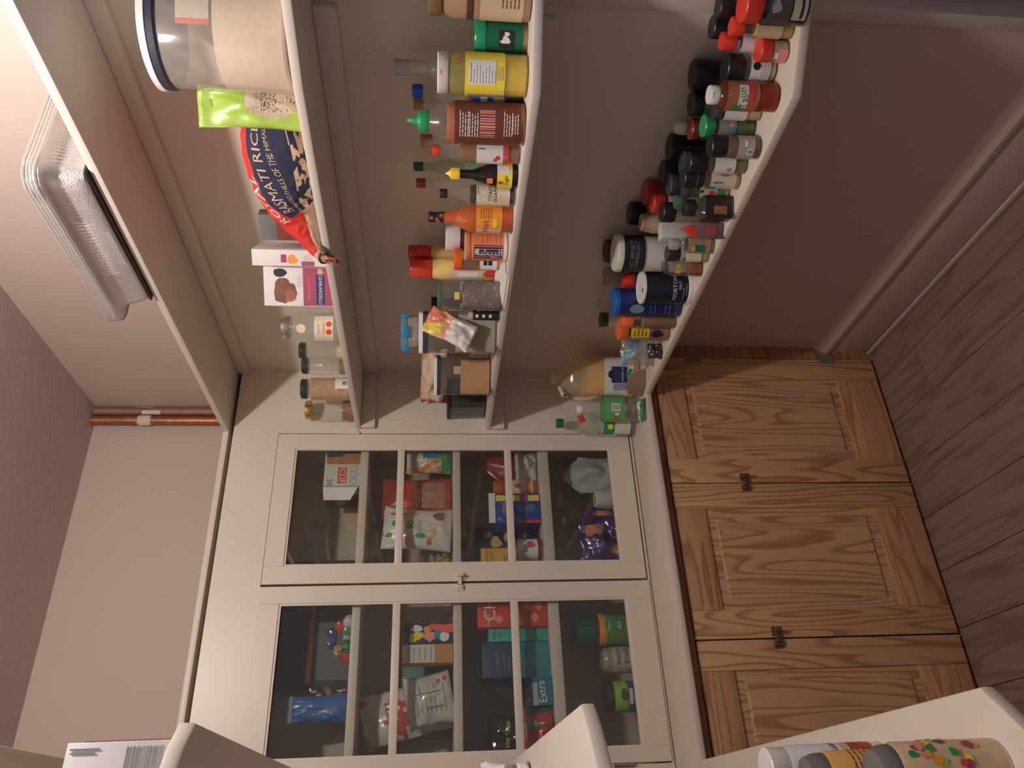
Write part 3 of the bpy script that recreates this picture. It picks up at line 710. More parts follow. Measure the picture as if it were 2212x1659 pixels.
def sack(s, th, out=0):
    s = max(0, min(1, s)); p = spl(path, s); q = spl(path, min(1, s + .01)) - spl(path, max(0, s - .01)); d = q.normalized()
    side = d.cross(Vector((0, 0, 1))); side = (side - d * side.dot(d)).normalized(); side = -side if side.x > 0 else side
    up = side.cross(d); up = up if up.z > 0 else -up
    r_ = spl(RAD, s); wr = 1 + .05 * noise.noise(Vector((s * 9, cos(th) * 1.6, sin(th) * 1.6))) + .03 * noise.noise(Vector((s * 26, cos(th) * 4, sin(th) * 4))) * (1 if s < .5 else 2)
    c2, s2_ = cos(th), sin(th)
    v = p + side * (r_.x * wr * abs(c2) ** .8 * (1 if c2 > 0 else -1) + out * c2) + up * (r_.y * wr * abs(s2_) ** .8 * (1 if s2_ > 0 else -1) + out * s2_)
    if s < .78: v.z = max(v.z, 1.9135)
    return v
NS, NT = 150, 128; bm = bmesh.new(); G = [[bm.verts.new(sack(i / NS, 2 * pi * j / NT)) for j in range(NT)] for i in range(NS + 1)]
for i in range(NS):
    s = (i + .5) / NS
    for j in range(NT):
        a = math.degrees(2 * pi * (j + .5) / NT); a = a - 360 if a > 180 else a
        f = bm.faces.new((G[i][j], G[i][(j + 1) % NT], G[i + 1][(j + 1) % NT], G[i + 1][j])); f.smooth = True
        topn = 50 - 92 * max(0, (s - .12)) + 3 * sin(s * 20); m = 0
        if s > .555 + .0012 * (a - 0): m = 2 if (a > -22 + 70 * (s - .56) and s < .86) else 0
        elif a > topn: m = 2
        elif a > -26: m = 1
        elif a > -75: m = 1 if noise.noise(Vector((s * 15, a * .07, 3))) + noise.noise(Vector((s * 34, a * .14, 1))) * .6 > .04 else 0
        if s > .90: m = 3 if noise.noise(Vector((s * 30, a * .03, 2))) > -.1 else 0
        f.material_index = m
bm.faces.new(G[0]); bm.faces.new(G[-1])
rice = thing('rice_bag', 'red and navy burlap rice sack lying on its side, tied neck drooping over the shelf', 'rice bag', (0, 0, 0))
me = bpy.data.meshes.new('sack'); bmesh.ops.recalc_face_normals(bm, faces=bm.faces); bm.to_mesh(me); bm.free(); so = bpy.data.objects.new('sack', me); COL.objects.link(so); so.parent = rice
for m in (burl, burn, burr, stit): me.materials.append(m)
def sk(a0, th0, drop):
    # x in metres along the sack (positive = towards the near end), z in metres round it
    return lambda x, z: sack(a0 - x / .42, R(th0 + z / .075 * 57 + drop * x), .0014)
text(rice, 'ROYAL', .034, 0, 0, inkw, fn=sk(.44, 31, 215), sx=1.2)
text(rice, 'BASMATI RICE', .028, 0, 0, burl, fn=sk(.30, 12, 170), sx=1.0)
text(rice, 'FROM THE FOOTHILLS OF THE HIMALAYAS', .0125, 0, 0, burl, fn=sk(.30, -5, 170), sx=.9)
tube('tie_cord', [sack(.88 + .008 * k, R(30 * k), .003) for k in range(13)], .0022, stit, rice)
# brownie mix boxes (standing on their heads)
def carton(name, label, cat, x, y, z, rz, w_, d_, h_, mat, group=None, bev=.0015):
    t = thing(name, label, cat, (x, y, z + .0004), rz, group); box('carton', -w_ / 2, w_ / 2, -d_ / 2, d_ / 2, 0, h_, mat, t, bev); return t
brown = M('brownie_print', (.20, .07, .035), .5, var=.5, scale=60); brown2 = M('brownie_crumb_print', (.33, .13, .06), .5, var=.4, scale=90)
x, y, r, h, z = P['brownie0']
t = carton('baking_mix_box', 'dark red-brown baking mix box half hidden behind the rice sack', 'box', -.052, -.862, z, face_angle(x, y, -28), .075, .035, .195, M('maroon_carton', (.22, .05, .035), .45, var=.3, scale=14))
box('box_flap', -.0375, .0375, -.0180, .0180, .150, .1955, M('grey_green_carton', (.17, .19, .18), .5), t, .001)
patch(t, -.037, -.002, .02, .10, paper, y=-.0185); lines(t, -.034, -.006, .09, .012, 6, inkg, y=-.0188)
x, y, r, h, z = P['brownie1']
t = carton('baking_mix_box', 'white baking mix box turned edge-on, between the rice sack and the brownie box', 'box', x + .012, y - .01, z, face_angle(x, y, -10), .045, .12, h, paper)
patch(t, -.021, -.008, .05, .085, inkm, y=-.0603); patch(t, .004, .02, .01, .04, inkm, y=-.0603); blot(t, -.004, .11, .012, .014, inko, y=-.0603, jag=.3); patch(t, -.012, .010, .125, .14, inkm, y=-.0603); lines(t, -.018, .018, .075, .006, 4, inkg, y=-.0605)
x, y, r, h, z = P['brownie2']
t = carton('brownie_mix_box', 'white brownie mix box upside down, brownie picture above a maroon band', 'box', x, y, z, face_angle(x, y, -6), .112, .040, h * .96, paper)
h = h * .96; Y0 = -.0203
patch(t, -.054, .054, .004, .094, inkm, y=Y0); patch(t, -.050, .034, .034, .058, inkn, y=Y0 - .0003)
text(t, 'GHIRARDELLI', .0135, -.008, .046, inkw, y=Y0 - .0008, rot=180); text(t, 'CHOCOLATE SUPREME', .0066, -.004, .078, inkp, y=Y0 - .0006, rot=180)
blot(t, .044, .046, .008, .008, inkt, y=Y0 - .0004, jag=.3, name='emblem'); lines(t, .0, .045, .108, .006, 3, inkg, y=Y0)
for (px, pz, sx_, sz_, m, sd) in ((-.014, .145, .032, .032, brown, 1), (-.026, .136, .018, .022, brown2, 2), (.006, .152, .020, .020, brown, 3), (.040, .158, .012, .020, inkb, 4), (-.030, .160, .014, .016, brown, 6)):
    blot(t, px, pz, sx_, sz_, m, y=Y0 - .0002 - sd * .0002, jag=.14, seed=sd, name='brownie_picture')
# jars at the far end of that shelf
t, r, h = jar('jsilver', 'pasta_sauce_jar', 'clear sauce jar with silver lid and torn tomato label, beside the brownie box', 'jar', G0, silver, .14, .80, None, (creamp, .10, .42, -62, 50), neck=.72, sh=.16)
R_ = r + .0012
text(t, 'DUCTE', .010, -.006, h * .34, inkg, rad=R_, sx=.9); patch(t, -.018, .014, h * .245, h * .275, inko, rad=R_); [blot(t, q, h * .17, .0085, .008, inkr, rad=R_ + .0002, name='tomato_print') for q in (-.013, .010)]
blot(t, -.004, h * .64, .0135, .0135, creamp, rad=R_ - .0002, name='round_sticker')
jl = PL('jar_lid_dark', (.030, .045, .035), .35)
t, r, h = jar('jdark1', 'glass_jar', 'slim jar with dark lid, beside the tomato label jar', 'jar', G0, jl, .13, .9, (garlic, .18), None, neck=.8, group='jars at the far end of their shelf')
t, r, h = jar('jdark2', 'glass_jar', 'dark-lidded jar with a little green left, beside the chickpea jar', 'jar', G0, jl, .12, .92, (spice_gr, .22), None, neck=.84, group='jars at the far end of their shelf')
def kernels(t, r, z0, z1, rad, mat, n, seed=1, sq=2, ang=(-100, 100), name='kernels', flat=.8):
    bm = bmesh.new(); rn = random.Random(seed)
    for i in range(n):
        a = R(rn.uniform(*ang)); rr = (r - rad * .7) * sqr(a, sq); zz = rn.uniform(z0, z1)
        q = bmesh.ops.create_icosphere(bm, subdivisions=1, radius=rad * rn.uniform(.8, 1.15))['verts']; c_ = Vector((rr * sin(a), -rr * cos(a), zz)); m = Matrix.Rotation(rn.random() * 6, 3, (rn.random(), rn.random(), .5))
        for v in q: v.co = m @ Vector((v.co.x, v.co.y * flat, v.co.z)) + c_
    o = frombm(name, bm, mat, t, True); o['kind'] = 'stuff'; return o
t, r, h = jar('jbean', 'bean_jar', 'jar full of tan chickpeas with dark lid and white price sticker', 'jar', G0, jl, .12, .86, (beans, .80), (paper, .06, .32, 2, 62), neck=.78, group='jars at the far end of their shelf')
kernels(t, r * .96, .012, h * .80, .0042, beans, 240, 3); barcode(t, r * .35, r * .75, h * .10, h * .18, inkb, rad=r + .0012)
t, r, h = jar('jgold', 'glass_jar', 'jar with gold lid and brown lumps at its bottom, last against the cabinet', 'jar', G0, gold, .12, .88, (spice_br, .20), None, neck=.8, group='jars at the far end of their shelf'); t.location.y = -.045
kernels(t, r * .93, .01, h * .24, .006, spice_br, 60, 4)

# ================================================================ the sauce shelf
t, r, h = jar('peanut', 'ribbed_plastic_jar', 'brown plastic jar with brown lid, nearest on the sauce shelf', 'jar', M('brown_jar_plastic', (.36, .22, .13), .3, var=.15), brownp, .13, .92, None, (inkt, .08, .50), neck=.8, sh=.10)
lathe('shoulder_band', [(r * 1.005, h * .56), (r * 1.015, h * .57), (r * 1.015, h * .62), (r * 1.005, h * .63)], dbrown, t); text(t, 'THE', .012, .010, h * .35, inkb, rad=r + .0012); lines(t, -.02, .025, h * .28, .008, 5, dbrown, rad=r + .0012, h=.002)
t, r, h = stand('tin', 'green_tin', 'glossy green tin with gold base rim and white bird print', 'tin'); r *= .95
lathe('body', [(r, .006), (r, h * .80)], M('green_tin_print', (.008, .13, .07), .3, var=.15), t, seg=36, closed=True); lathe('base_rim', [(r * .96, 0), (r * 1.01, .0006), (r * 1.01, h * .07), (r, h * .08)], gold, t, seg=36)
lathe('lid', [(r * 1.0, h * .79), (r * 1.03, h * .80), (r * 1.03, h * .97), (r * .97, h)], M('green_lid', (.015, .26, .13), .25), t, seg=36)
patch(t, -.021, .014, h * .25, h * .55, inkb, rad=r + .0006, name='picture_panel')
blot(t, -.006, h * .42, .0065, .0105, inkw, rad=r + .001, jag=.35, seed=2, name='white_bird_print'); blot(t, .007, h * .40, .0045, .007, inkw, rad=r + .001, jag=.4, seed=4, name='white_bird_print')
t, r, h = bottle('vodka', 'spirit_bottle', 'tall clear spirit bottle with white cap behind the yellow jar', 'bottle', G0, greyl, [(.9, 0), (1, .02), (1, .56), (.95, .63), (.55, .70), (.45, .74), (.45, .93)], (.48, .885, 1.0))
lathe('neck_label', [(r * .47, h * .76), (r * .47, h * .88)], GM, t, closed=False); wrap(t, r, h * .12, h * .52, inkr, 20, 60)
t, r, h = jar('mayo', 'yellow_jar', 'yellow plastic jar with white lid and nutrition label', 'jar', clear('yellowish_plastic', (.9, .85, .45), .22, (.85, .75, .30), .1), white, .12, .97, (spice_yel if False else M('mayo_yellow', (.86, .66, .22), .5, var=.03), .30), [(inky, .26, .70), (inkB, .25, .66, -110, -62)], neck=.9, sh=.08)
patch(t, -.020, .030, h * .36, h * .66, inkw, rad=r + .0012, name='nutrition_panel'); text(t, 'Nutrition Facts', .0062, .004, h * .635, inkb, rad=r + .0016); lines(t, -.017, .024, h * .60, .0062, 8, inkg, rad=r + .0016)
patch(t, -.010, .016, h * .28, h * .345, inkgold, rad=r + .0012); patch(t, -.004, .006, h * .953, h * .975, inkp, rad=r * .975 + .0003)
t, r, h = bottle('bluecap', 'glass_bottle', 'clear bottle with blue cap behind the yellow jar', 'bottle', G0, bluep, LONG, (.44, .90, 1.0), (spice_br, .35), group='bottles in the back row of the sauce shelf', ribs=16)
t, r, h = bottle('brncap', 'glass_bottle', 'clear bottle with tan cap, right behind the green-nozzle chili sauce', 'bottle', G0, M('tan_cap', (.40, .22, .12), .4), LONG, (.46, .905, 1.0), (M('brown_vinegar', (.28, .09, .04), .3), .42), group='bottles in the back row of the sauce shelf')
t, r, h = bottle('bluelab', 'spray_bottle', 'slim bottle with blue pictured label squeezed between yellow jar and chili sauce', 'bottle', GB, brownp, [(.9, 0), (1, .02), (1, .80), (.6, .86), (.5, .94)], (.6, .88, 1.0), None, [(inkB, .30, .85), (inkb, .02, .30)])
blot(t, 0, h * .42, .009, .012, beigep, rad=r + .0012, jag=.3); patch(t, -.012, .01, h * .6, h * .72, inkw, rad=r + .0012)
# chili sauce with green nozzle
t, r, h = bottle('sriracha', 'chili_sauce_bottle', 'big chili sauce bottle with pointed green nozzle and brown printed back', 'bottle', GP, greenp, [(.86, 0), (.98, .012), (1, .03), (1, .60), (.97, .66), (.80, .735), (.52, .80), (.44, .83), (.44, .86)], None, (M('chili_sauce', (.48, .13, .04), .35, var=.08), .665), [(M('brown_label_film', (.155, .045, .03), .35, var=.1), .045, .600)])
cap_(t, r * .50, h * .815, h * .90, greenp, 'cap', 18); lathe('nozzle', [(r * .40, h * .90), (r * .20, h * .915), (r * .15, h * .955), (r * .10, h * .99), (r * .05, h)], greenp, t)
for z0, k, x0, x1 in ((.55, 4, -.030, .030), (.47, 4, -.030, .028), (.18, 4, -.026, .030), (.11, 3, -.02, .025)): lines(t, x0, x1, h * z0, .0055, k, inkw, rad=r + .0013, h=.0022, seed=k, ragged=.2)
barcode(t, -.030, .028, h * .26, h * .39, inkp, rad=r + .0013, seed=3)
t, r, h = bottle('brncap2', 'glass_bottle', 'clear bottle with copper-brown cap, between the chili sauce and the red-capped bottle', 'bottle', G0, M('copper_cap', (.34, .17, .09), .35), LONG, (.52, .875, 1.0), None, None, group='bottles in the back row of the sauce shelf')
t, r, h = bottle('redcap', 'vinegar_bottle', 'brown liquid bottle with bright red cap and white label with red foot', 'bottle', G0, redp, [(.9, 0), (1, .02), (1, .62), (.92, .70), (.6, .82), (.42, .88), (.40, .95)], (.46, .92, 1.0), (M('amber_liquid', (.30, .13, .06), .25), .68), [(paper, .16, .50), (inkr, .13, .20)])
barcode(t, .006, .02, h * .40, h * .48, inkb, rad=r + .0014, vertical=True); blot(t, -.012, h * .26, .005, .005, inkr, rad=r + .0014, jag=.2); blot(t, -.018, h * .29, .004, .004, inkr, rad=r + .0014, jag=.2)
bottle('grncap', 'glass_bottle', 'clear bottle with dark green cap behind the yellow-capped dark bottle', 'bottle', GG, dgreen, LONG, (.44, .90, 1.0), (spice_gr, .2), (M('green_label', (.15, .26, .10), .5), .28, .48), group='bottles in the back row of the sauce shelf')
t, r, h = bottle('jugo', 'seasoning_bottle', 'dark seasoning bottle with star-tipped yellow cap and orange price tag', 'bottle', M('black_glass', (.012, .009, .008), .12, var=.1, coat=.6), yellowp, [(.85, 0), (1, .02), (1, .22), (.94, .36), (.66, .50), (.38, .62), (.34, .82)], None, None, [(inky, .08, .29, -95, 95)])
cap_(t, r * .42, h * .80, h * .93, yellowp, 'cap', 14); lathe('spout', [(r * .30, h * .93), (r * .12, h * .97), (r * .05, h)], yellowp, t)
patch(t, .002, .024, h * .12, h * .29, paper, rad=r + .0014, name='ingredient_panel'); text(t, 'Jugo', .013, -.012, h * .17, dbrown, rad=r + .0018); blot(t, -.018, h * .245, .004, .006, inkr, rad=r + .0014)
patch(t, -.021, -.008, h * .35, h * .43, M('fluorescent_tag', (1, .25, .12), .5), rad=r * .93 + .001, name='price_tag')
t, r, h = bottle('redcap2', 'glass_bottle', 'clear bottle with dull red cap behind the dark seasoning bottle', 'bottle', G0, PL('dull_red_cap', (.35, .05, .04)), LONG, (.46, .90, 1.0), None, None, group='bottles in the back row of the sauce shelf')
t, r, h = bottle('sesame', 'sesame_oil_bottle', 'black-capped toasted sesame oil bottle with cream label', 'bottle', G0, blackp, [(.9, 0), (1, .02), (1, .54), (.90, .62), (.55, .70), (.38, .78), (.36, .95)], (.44, .90, 1.0), (M('dark_sesame_oil', (.035, .015, .015), .15), .60), [(creamp, .08, .52)])
text(t, 'TOASTED', .0115, .010, h * .335, inkb, rad=r + .0016); text(t, 'SESAME OIL', .0115, .012, h * .27, inkb, rad=r + .0016); blot(t, -.002, h * .43, .012, .012, beigep, rad=r + .0012, jag=.3); blot(t, -.008, h * .17, .010, .012, beigep, rad=r + .0012, jag=.3)
patch(t, .0, .020, h * .495, h * .505, inkg, rad=r + .0014)
t, r, h = bottle('hot', 'hot_sauce_bottle', 'orange-red hot sauce bottle with black and red sealed neck', 'bottle', M('hot_sauce_glass', (.50, .10, .025), .15, var=.06, coat=.8), blackp, [(.9, 0), (1, .02), (1, .46), (.93, .54), (.62, .64), (.44, .72), (.42, .80), (.36, .84), (.34, .92)], None, None, [(inko, .13, .44), (paper, .14, .435, -95, -42)])
lathe('neck_seal', [(r * .42, h * .82), (r * .37, h * .86), (r * .34, h * .93), (r * .37, h * .935), (r * .37, h * .995), (r * .3, h)], blackp, t)
for a, b in ((.85, .005), (.90, -.006), (.965, -.003), (.88, -.012)): blot(t, b, h * a, .004, .005, M('seal_red', (.5, .08, .06), .4), rad=r * .385 + .001, jag=.3, seed=int(a * 100))
text(t, 'Hot', .022, -.022, h * .33, inkm, rad=r + .0020); lines(t, .0, .030, h * .38, .006, 5, inkmar, rad=r + .0016, ragged=.2); blot(t, -.012, h * .22, .012, .006, inky, rad=r + .0012)
t, r, h = jar('whitelid', 'coffee_jar', 'dark jar with wide white lid, behind the hot sauce and orange tub', 'jar', M('dark_jar_glass', (.06, .025, .015), .2), white, .26, 1.0, None, None, neck=.9)
t, r, h = jar('orange', 'powder_tub', 'orange tub with navy label and white script, tub lid orange', 'tub', M('orange_tub', (.80, .26, .08), .4, var=.05), M('pale_orange_lid', (.72, .32, .14), .35), .13, 1.03, None, [(paper, .02, .10), (M('orange_tub_wrap', (.80, .22, .07), .45, var=.1), .10, .80), (inkn, .12, .80, -58, 6)], neck=.97)
for k in (.3, .62): lines(t, .010, .034, h * k, .012, 2, inkp, rad=r + .0016, h=.006, seed=int(k * 10))
text(t, '\ufe8e\ufeb8\ufef4\ufe92\ufedf\u0627', .026, -.016, h * .42, inkw, rad=r + .0018, rot=-90, sx=1.1); blot(t, -.014, h * .73, .008, .006, inkt, rad=r + .0016); text(t, 'ElBasha', .006, -.030, h * .3, inkw, rad=r + .0018, rot=-90)
t, r, h = jar('olid', 'small_glass_jar', 'small glass jar with bright orange lid and black-and-white label', 'jar', G0, PL('vivid_orange_lid', (.90, .15, .02)), .17, 1.02, (beans, .45), [(paper, .12, .46, -70, 20)], neck=.86)
patch(t, -.017, -.003, h * .22, h * .40, inkb, rad=r + .0014); text(t, 'AMA', .007, -.010, h * .31, inkw, rad=r + .0018, rot=0)
may = [(.85, 0), (.95, .02), (1, .10), (.98, .50), (1, .66), (.86, .745), (.6, .77)]
for k, lb, gl in (('mayo1', 'yellow squeeze bottle with red cap, the farther of the pair against the wall', M('mustard_plastic', (.52, .38, .14), .35, var=.06)), ('mayo2', 'yellow squeeze bottle with red cap, the nearer of the pair, pale label', M('pale_yellow_plastic', (.82, .62, .20), .35, var=.05))):
    t, r, h = bottle(k, 'squeeze_bottle', lb, 'bottle', gl, redp, may, None, None, [(M('squeeze_label_' + k, (.66, .55, .42) if k == 'mayo2' else (.5, .38, .2), .45, var=.2, scale=40), .2, .55, -80, 30)], group='pair of red-capped squeeze bottles')
    lathe('cap', [(r * .80, h * .755), (r * .88, h * .765), (r * .84, h * .98), (r * .74, h)], PL('squeeze_cap_' + k, (.55, .03, .02) if k == 'mayo1' else (.72, .05, .03)), t)
    if k == 'mayo2': patch(t, -.022, -.008, h * .25, h * .48, inkw, rad=r + .0014); patch(t, -.003, .004, h * .2, h * .5, inkp, rad=r + .0014); blot(t, -.012, h * .12, .012, .02, inkr, rad=r * .99 + .001, jag=.2)
t, r, h = jar('nuts', 'truffle_jar', 'square glass jar of grey-brown round nuts with green lid', 'jar', G0, M('moss_green_lid', (.09, .17, .07), .4), .075, .95, (M('nut_brown', (.17, .12, .11), .6, var=.3), .60), None, sq=4, neck=.86, sh=.05)
kernels(t, r * .95, .012, h * .62, .0105, M('nut_skin', (.24, .19, .18), .5, var=.35, scale=120), 95, 7, sq=4); patch(t, -.012, .008, h * .66, h * .74, inky, y=r * -.96)
t, r, h = bottle('blk2', 'dark_bottle', 'dark bottle with black cap peeping over the nut jar', 'bottle', GD, blackp, TALL, (.6, .88, 1.0), (spice_dk, .5))
t, r, h = bottle('blklab', 'slim_bottle', 'slim clear bottle with black label squeezed beside the nut jar', 'bottle', G0, white, [(.9, 0), (1, .02), (1, .80), (.7, .9), (.6, .94)], None, (garlic, .72), [(inkb, .03, .62)])
for k in (.5, .35, .2): patch(t, -.007, .002, h * k, h * (k + .06), inkw, rad=r + .0013)
# rectangular flip-lid canisters
def canister(key, name, label, fillm, lvl, dep=1.0, lidh=.055, gask=.06, off=0, glass=GP):
    t, r, h = stand(key, name, label, 'canister', off); s = r * 1.0
    lathe('body', [(s * .9, 0), (s * .97, .003), (s * .97, h * (1 - lidh - gask))], glass, t, 9, 56)
    if fillm: lathe('contents', [(s * .88, .004), (s * .93, .006), (s * .93, h * lvl), (s * .91, h * lvl + .001)], fillm, t, 9, 56)
    lathe('gasket', [(s * .95, h * (1 - lidh - gask)), (s * .985, h * (1 - lidh - gask) + .001), (s * .985, h * (1 - lidh)), (s * .95, h * (1 - lidh))], M('dark_gasket', (.035, .035, .06), .5), t, 9, 56)
    lathe('lid', [(s * .97, h * (1 - lidh)), (s * 1.01, h * (1 - lidh) + .001), (s * 1.01, h - .002), (s * .98, h)], white, t, 9, 56)
    return t, s, h
t, s, h = canister('cont1', 'storage_canister', 'clear square canister of pale flour with white lid, a torn pouch leaning on it', M('pale_flour', (.40, .33, .25), .8, var=.15, scale=20), .52, off=-4)
# little clip box on top of that canister
x0, y0 = P['cont1'][0], P['cont1'][1]; zt = P['cont1'][4] + P['cont1'][3] + .0014
t2 = thing('clip_lid_box', 'small clear box with blue side clips on top of the square canister', 'box', (x0 + .006, y0 + .004, zt), face_angle(x0, y0, -4))
lathe('body', [(.040, 0), (.046, .006), (.050, .034)], GM, t2, 7, 40); lathe('lid', [(.052, .034), (.054, .036), (.054, .048), (.050, .052)], clear('bluish_lid', (.6, .78, .86), .35, (.35, .55, .62), .1), t2, 7, 40)
for q, ww in ((-.050, .008), (.0, .018), (.048, .005)): box('clip', q - ww, q + ww, -.0585, -.0548, .028, .049, M('blue_clip', (.01, .22, .48), .35), t2, .001)
# torn coloured pouch leaning on the canister
def znp(u, v):
    if v > .62: return 2 if u + v > 1.25 else 1
    if v > .50: return 3
    return 0
fx, fy = x0 - .066, y0 - .052
t3, fn = bag('torn_pouch', 'torn white, yellow and red snack pouch tucked against the square canister', 'pouch', (fx - .004, fy - .018, P['cont1'][4] + .075), face_angle(x0, y0, 8), .085, .15, .030, znp, [M('white_film', (.74, .70, .64), .25, var=.05, bump=.3, bscale=40, coat=.5), foilm('yellow_film', (.75, .60, .10)), foilm('salmon_film', (.72, .22, .12)), foilm('orange_film', (.80, .45, .25))], seed=5, crimp=.02, crump=.006, tilt=-9, roll=26)
blot(t3, .012, .128, .010, .006, inkn, fn=None, y=-.012) if False else None
t, s, h = canister('sugar', 'storage_canister', 'clear square canister of packed brown sugar with white lid', sugar, .52, off=-6)
lathe('sugar_smear', [(s * .955, h * .52), (s * .955, h * .66)], M('sugar_film', (.55, .38, .24), .8, var=.3), t, 9, 60, False, R(8), R(30))
t, r, h = stand('glassbox', 'glass_tub', 'dark glass food tub at the cabinet end of the sauce shelf', 'container'); t.location = (-.150, -.062, P['glassbox'][4] + .0004); t.rotation_euler.z = R(0)
lathe('body', [(.048, 0), (.055, .004), (.058, .125)], M('dark_green_glass', (.05, .055, .045), .15, coat=.5), t, 8, 40); lathe('lid', [(.057, .1255), (.060, .127), (.060, .137), (.057, .139)], blackp, t, 8, 40)
# long soft bag lying over the tub and behind the sugar
def zk(u, v): 
    if u < .10: return 2
    return 1 if noise.noise(Vector((u * 7, v * 5, 9))) > .25 else 0
t, fn = bag('bread_bag', 'soft cream bag with red print lying over the dark tub behind the sugar', 'bag', (-.118, -.165, 1.5880), R(-76), .275, .090, .070, zk, [M('cream_film', (.76, .60, .42), .35, var=.08, bump=.3, bscale=30, coat=.3), M('peach_film', (.78, .45, .28), .35, var=.1), M('red_film', (.50, .05, .04), .35)], seed=8, crimp=.0, crump=.006)
text(t, 'KOSHER', .014, .040, .028, inkb, fn=fn, rot=0)
# loose white sheet on the shelf edge
bm = bmesh.new(); n = 10; g = []
for i in range(n + 1):
    for j in range(n + 1):
        u, v = i / n, j / n; x = -.150 - .100 * v; y = -.93 + .145 * u + .02 * v
        zz = 1.4472 + .006 * noise.noise(Vector((u * 4, v * 4, 0))) ** 2 * 4 + (.030 * (u - .45) * (1 - v) if u > .45 else 0)
        if v > .92: x = -.2485; zz -= .010
        g.append(bm.verts.new((x, y, max(zz, 1.4468) if v <= .92 else 1.4365)))
for i in range(n):
    for j in range(n): k = i * (n + 1) + j; bm.faces.new((g[k], g[k + 1], g[k + n + 2], g[k + n + 1]))
o = frombm('white_sheet', bm, M('white_sheet_plastic', (.80, .74, .64), .5, var=.03), None, True); prop(o, 'loose white sheet under the orange tub, folded over the shelf edge', 'sheet')
# ================================================================ the spice shelf (side arm of the worktop)
LIDG = 'spice jars on the worktop arm'
def spice(key, label, glass, capm, fill=None, lab=None, ch=.26, cr=.98, **k):
    return jar(key, 'spice_jar', label, 'spice jar', glass, capm, ch, cr, fill, lab, group=LIDG, **k)
t, r, h = spice('redA', 'large jar with flip-top red lid and dark label, nearest the doorway trim', GD, redp, (spice_dk, .45), (M('dark_label', (.06, .055, .05), .5), .30, .66, -95, 60), ch=.27)
blot(t, .0, h * .55, .012, .010, inkg, rad=r + .0014, jag=.3); patch(t, -.024, .018, h * .06, h * .28, M('olive_label', (.42, .40, .28), .6), rad=r + .001); patch(t, -.02, .02, h * .12, h * .16, inkb, rad=r + .0014)
spice('redC', 'jar with orange-red lid just behind the large flip-top jar', GP, redp, (spice_yel, .6), (inkt, .2, .6), ch=.2)
t, r, h = spice('redD', 'red-lidded jar with white label and red ring mark', GP, redp, (spice_dk, .6), (paper, .25, .68, -100, 60), ch=.24); lathe('ring_mark', [(r + .0016, h * .40), (r + .0016, h * .44)], inkr, t, 2, 30, False, R(-60), R(20))
spice('crim', 'tiny bottle with crimson lid among the red-lidded jars', GD, crimson, (spice_dk, .5), (inkg, .1, .5), ch=.42)
t, r, h = spice('redI', 'short tan-filled jar with wide red flip lid, front row near the doorway trim', GP, redp, (garlic, .52), [(inkp, .05, .42, -80, 10)], ch=.40, cr=1.04, sh=.03)
patch(t, -.016, -.004, h * .38, h * .5, inkw, rad=r + .0014); lathe('lid_seam', [(r * 1.048, h * .80), (r * 1.048, h * .815)], inkmar, t, closed=False)
spice('bigblk1', 'black-lidded jar at the wall, nearest the doorway', GD, blackp, (spice_dk, .6), None, ch=.24, cr=1.02)
spice('bigblk2', 'big jar with wide black lid at the wall behind the red lids', GD, blackp, (spice_dk, .6), None, ch=.24, cr=1.0)
spice('bigblk3', 'big black-lidded dark jar standing alone by the wall behind the white seal jar', GD, blackp, (spice_dk, .6), None, ch=.28, cr=1.0)
spice('bottleGr', 'dark green glass jar by the wall behind the white flip-cap bottle', M('bottle_green_glass', (.03, .06, .04), .12, coat=.5), blackp, None, None, ch=.2, cr=.9)
t, r, h = spice('blkA', 'black-lidded jar with white label and round black seal', GP, blackp, (garlic, .5), (paper, .16, .55, -100, 80), ch=.34, cr=1.0); blot(t, .006, h * .44, .0085, .0085, inkb, rad=r + .0014, name='round_seal'); lines(t, -.018, .022, h * .32, .006, 4, inkg, rad=r + .0014)
# chili powder bottle with white flip cap
t, r, h = bottle('tajin', 'chili_powder_bottle', 'red chili powder bottle with white flip cap', 'bottle', clear('red_tint_plastic', (.75, .35, .22), .2, (.5, .15, .08), .08), white, [(.88, 0), (1, .02), (1, .72), (.88, .80), (.62, .84)], None, (spice_red, .62), [(M('red_brown_label', (.42, .14, .07), .45), .30, .76)])
cap_(t, r * .66, h * .84, h * .975, white, 'flip_cap', 0); box('flip_tab', -.006, .006, -r * .68, -r * .60, h * .93, h * .965, white, t, .001)
patch(t, -.026, .026, h * .46, h * .60, paper, rad=r + .0014); patch(t, -.010, .030, h * .38, h * .47, inkr, rad=r + .0014); text(t, 'Tajín', .024, -.004, h * .53, inkG, rad=r + .0020, rot=14); patch(t, -.036, -.020, h * .56, h * .66, inkG, rad=r + .0016)
spice('beige', 'jar with white label and tan powder peeping behind the chili powder bottle', GP, greyd, (garlic, .4), (paper, .32, .8), ch=.2)
spice('whitecap', 'bottle with rounded white cap at the wall', GD, PL('matt_white_cap', (.62, .57, .50), .6), None, None, ch=.20, cr=.95, dome=1)
spice('dkred', 'jar with dark red lid between the white-capped bottle and the green lid', GP, PL('dark_red_lid', (.20, .03, .025)), (spice_br, .6), None, ch=.16)
t, r, h = spice('green', 'green-lidded jar of dried herbs in the front row', GG, PL('bright_green_lid', (.03, .33, .10)), (spice_gr, .42), (M('clear_green_label', (.24, .26, .21), .4), .40, .74, -60, 60), ch=.2, cr=1.02); blot(t, -.008, h * .45, .006, .006, inkt2, rad=r + .0014, jag=.3); blot(t, .004, h * .5, .004, .005, inkp, rad=r + .0014)
